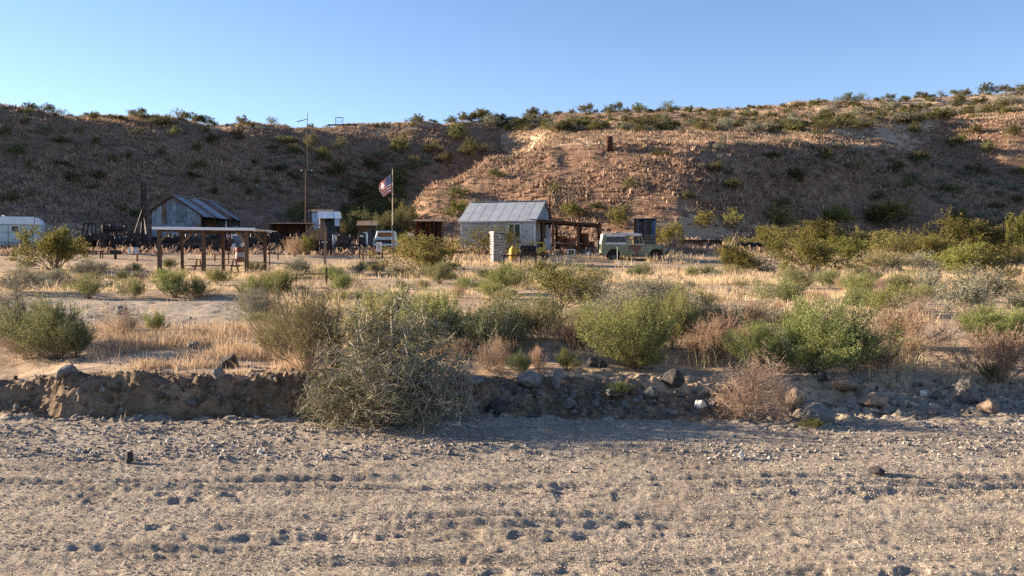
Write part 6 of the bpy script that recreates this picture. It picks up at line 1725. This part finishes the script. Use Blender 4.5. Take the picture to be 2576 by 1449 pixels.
for i in range(90):
    px = rg_.uniform(0, 790); py = rg_.uniform(955, 1056); s = rg_.uniform(6, 20)
    BNK.append((px, py, rock(px, py, s * 1.2, s, rg_.choice(['clod', 'clod', 'clod', 'stone_b', 'stone_g', 'clod']), "stone embedded in the eroded face of the left bank", rg_.randint(0, 9), "stones in the left bank face", False), "stone in the left bank face"))
for i in range(50):
    px = rg_.uniform(1990, 2570); py = rg_.uniform(960, 1050); s = rg_.uniform(7, 18)
    SMR.append((px, py, rock(px, py, s * 1.2, s * .7, rg_.choice(['stone_g', 'stone_b', 'stone_s', 'stone_g']), "small stone scattered over the low right bank", rg_.randint(0, 9), "small stones on the right bank", False), "small stone on the right bank"))

for L_ in (RUB, BNK, SMR): place_labels([" in its top row", " in its upper row", " in its middle row", " in its lower row", " in its bottom row"], L_)
# ---------------------------------------------------------------- gravel and grit (uncountable)
def gravel(name, x, y, size, seed, cols, label, sink=.25, tetra=False):
    rg = np.random.default_rng(seed); n = len(x)
    # octahedra squashed and jittered
    base = np.array([[1, 0, 0], [0, 1, 0], [-1, 0, 0], [0, -1, 0], [0, 0, 1], [0, 0, -1]], float)
    if tetra: base = np.array([[1, .2, -.3], [-.6, .9, -.3], [-.5, -.9, -.3], [.05, 0, 1]])
    nb = len(base)
    V = base[None] * rg.uniform(.6, 1.25, (n, nb, 1)) + rg.normal(0, .22, (n, nb, 3))
    V *= (size[:, None] * rg.uniform(.7, 1.3, (n, 3)))[:, None, :] * np.array([.62, .55, .42])
    a = rg.random(n) * 6.283; c, s = np.cos(a)[:, None], np.sin(a)[:, None]
    V = np.stack([V[..., 0] * c - V[..., 1] * s, V[..., 0] * s + V[..., 1] * c, V[..., 2]], -1)
    z = TG(x, y)
    V += np.stack([x, y, z + size * (.3 - sink)], 1)[:, None, :]
    tri = np.array([[0, 1, 4], [1, 2, 4], [2, 3, 4], [3, 0, 4], [1, 0, 5], [2, 1, 5], [3, 2, 5], [0, 3, 5]])
    if tetra: tri = np.array([[0, 1, 3], [1, 2, 3], [2, 0, 3]])
    Fc = (np.arange(n)[:, None, None] * nb + tri[None]).reshape(-1, 3)
    t = np.repeat(rg.random(n), nb)
    o = link(name, mesh_np(name, V.reshape(-1, 3), Fc, 3, False, t), M[cols]); return tag(o, label, "gravel", kind="stuff")
def pebmat(name, cs):
    m = bpy.data.materials.new(name); m.use_nodes = True; N = m.node_tree.nodes; L_ = m.node_tree.links; b = N["Principled BSDF"]; b.inputs["Roughness"].default_value = .9; b.inputs["Specular IOR Level"].default_value = .15
    at = N.new("ShaderNodeAttribute"); at.attribute_name = "tint"; rp = N.new("ShaderNodeValToRGB"); e = rp.color_ramp.elements
    rp.color_ramp.interpolation = 'CONSTANT'
    e[0].position = 0; e[0].color = (*cs[0], 1); e[1].position = 1 / len(cs); e[1].color = (*cs[1], 1)
    for i in range(2, len(cs)): k = e.new(i / len(cs)); k.color = (*cs[i], 1)
    L_.new(at.outputs["Fac"], rp.inputs[0]); L_.new(rp.outputs[0], b.inputs["Base Color"]); return m
M['peb'] = pebmat("river_gravel", [(.30, .255, .21), (.20, .19, .18), (.38, .32, .26), (.12, .115, .115), (.27, .215, .17), (.46, .42, .36), (.23, .20, .18)])
M['bankpeb'] = pebmat('bank_stones', [(.20, .155, .115), (.14, .125, .11), (.25, .195, .14), (.10, .09, .085), (.17, .13, .095), (.29, .25, .20)])
M['grit'] = pebmat("sand_grit", [(.42, .35, .27), (.30, .25, .20), (.42, .36, .29), (.17, .148, .13), (.38, .32, .25), (.36, .30, .235)])
rg = np.random.default_rng(12)
n = 26000; y = rg.uniform(6.6, 8.95, n); u = rg.uniform(-150, 2750, n); x = (u - 1288) / F * y
py = 650 + CAMZ * F / y
b1 = np.exp(-((py - 1090) / 16) ** 2) * np.interp(u, [0, 900, 1200, 1500, 2000, 2200, 2600], [1, 1, .5, .1, .25, .9, 1])
b2 = np.exp(-((py - 1143) / 14) ** 2) * np.interp(u, [0, 600, 1100, 1900, 2050, 2250, 2600], [.8, .95, 1, .9, .15, .1, .3])
b3 = np.exp(-((py - 1112) / 22) ** 2) * np.interp(u, [0, 400, 1000, 1700, 2100, 2350, 2600], [.5, .6, .6, .12, .35, .95, .9])
k = rg.random(n) < np.clip(np.maximum(np.maximum(b1, b2), b3) * sst(-.25, .15, fbm(x, y * 2, .8, 97, 3)) + .05, 0, 1)
size = .012 + .030 * rg.random(k.sum()) ** 2.6
gravel("wash_gravel", x[k], y[k], size, 5, 'peb', "grey-brown river gravel in strips across the wash floor")
n = 70000; y = 3.7 + 4.0 * rg.random(n) ** .8; u = rg.uniform(-100, 2700, n); x = (u - 1288) / F * y
k = rg.random(n) < .35 + .65 * sst(-.15, .15, fbm(x, y * 2.5, .9, 99, 3))
gravel("sand_grit", x[k], y[k], .005 + .009 * rg.random(k.sum()) ** 2.2, 6, 'grit', "coarse pale grit strewn over the foreground sand", .1, True)
# stones in the bank and rubble apron
n = 2200; u = rg.uniform(30, 2650, n); yb = np.interp(u, BANK_PX, BANK_Y); bw = np.interp(u, BANK_PX, BANK_W); y = yb + rg.normal(.0, .25, n) + bw * rg.random(n); x = (u - 1288) / F * y
gravel("bank_gravel", x, y, .012 + .045 * rg.random(n) ** 3, 7, 'bankpeb', "loose stones and gravel along the eroded bank", .15)
n = 2500; y = rg.uniform(9.6, 26, n); u = rg.uniform(0, 2600, n); x = (u - 1288) / F * y
gravel("terrace_gravel", x, y, .015 + .05 * rg.random(n) ** 3, 8, 'peb', "scattered gravel on the ground between the shrubs", .15)
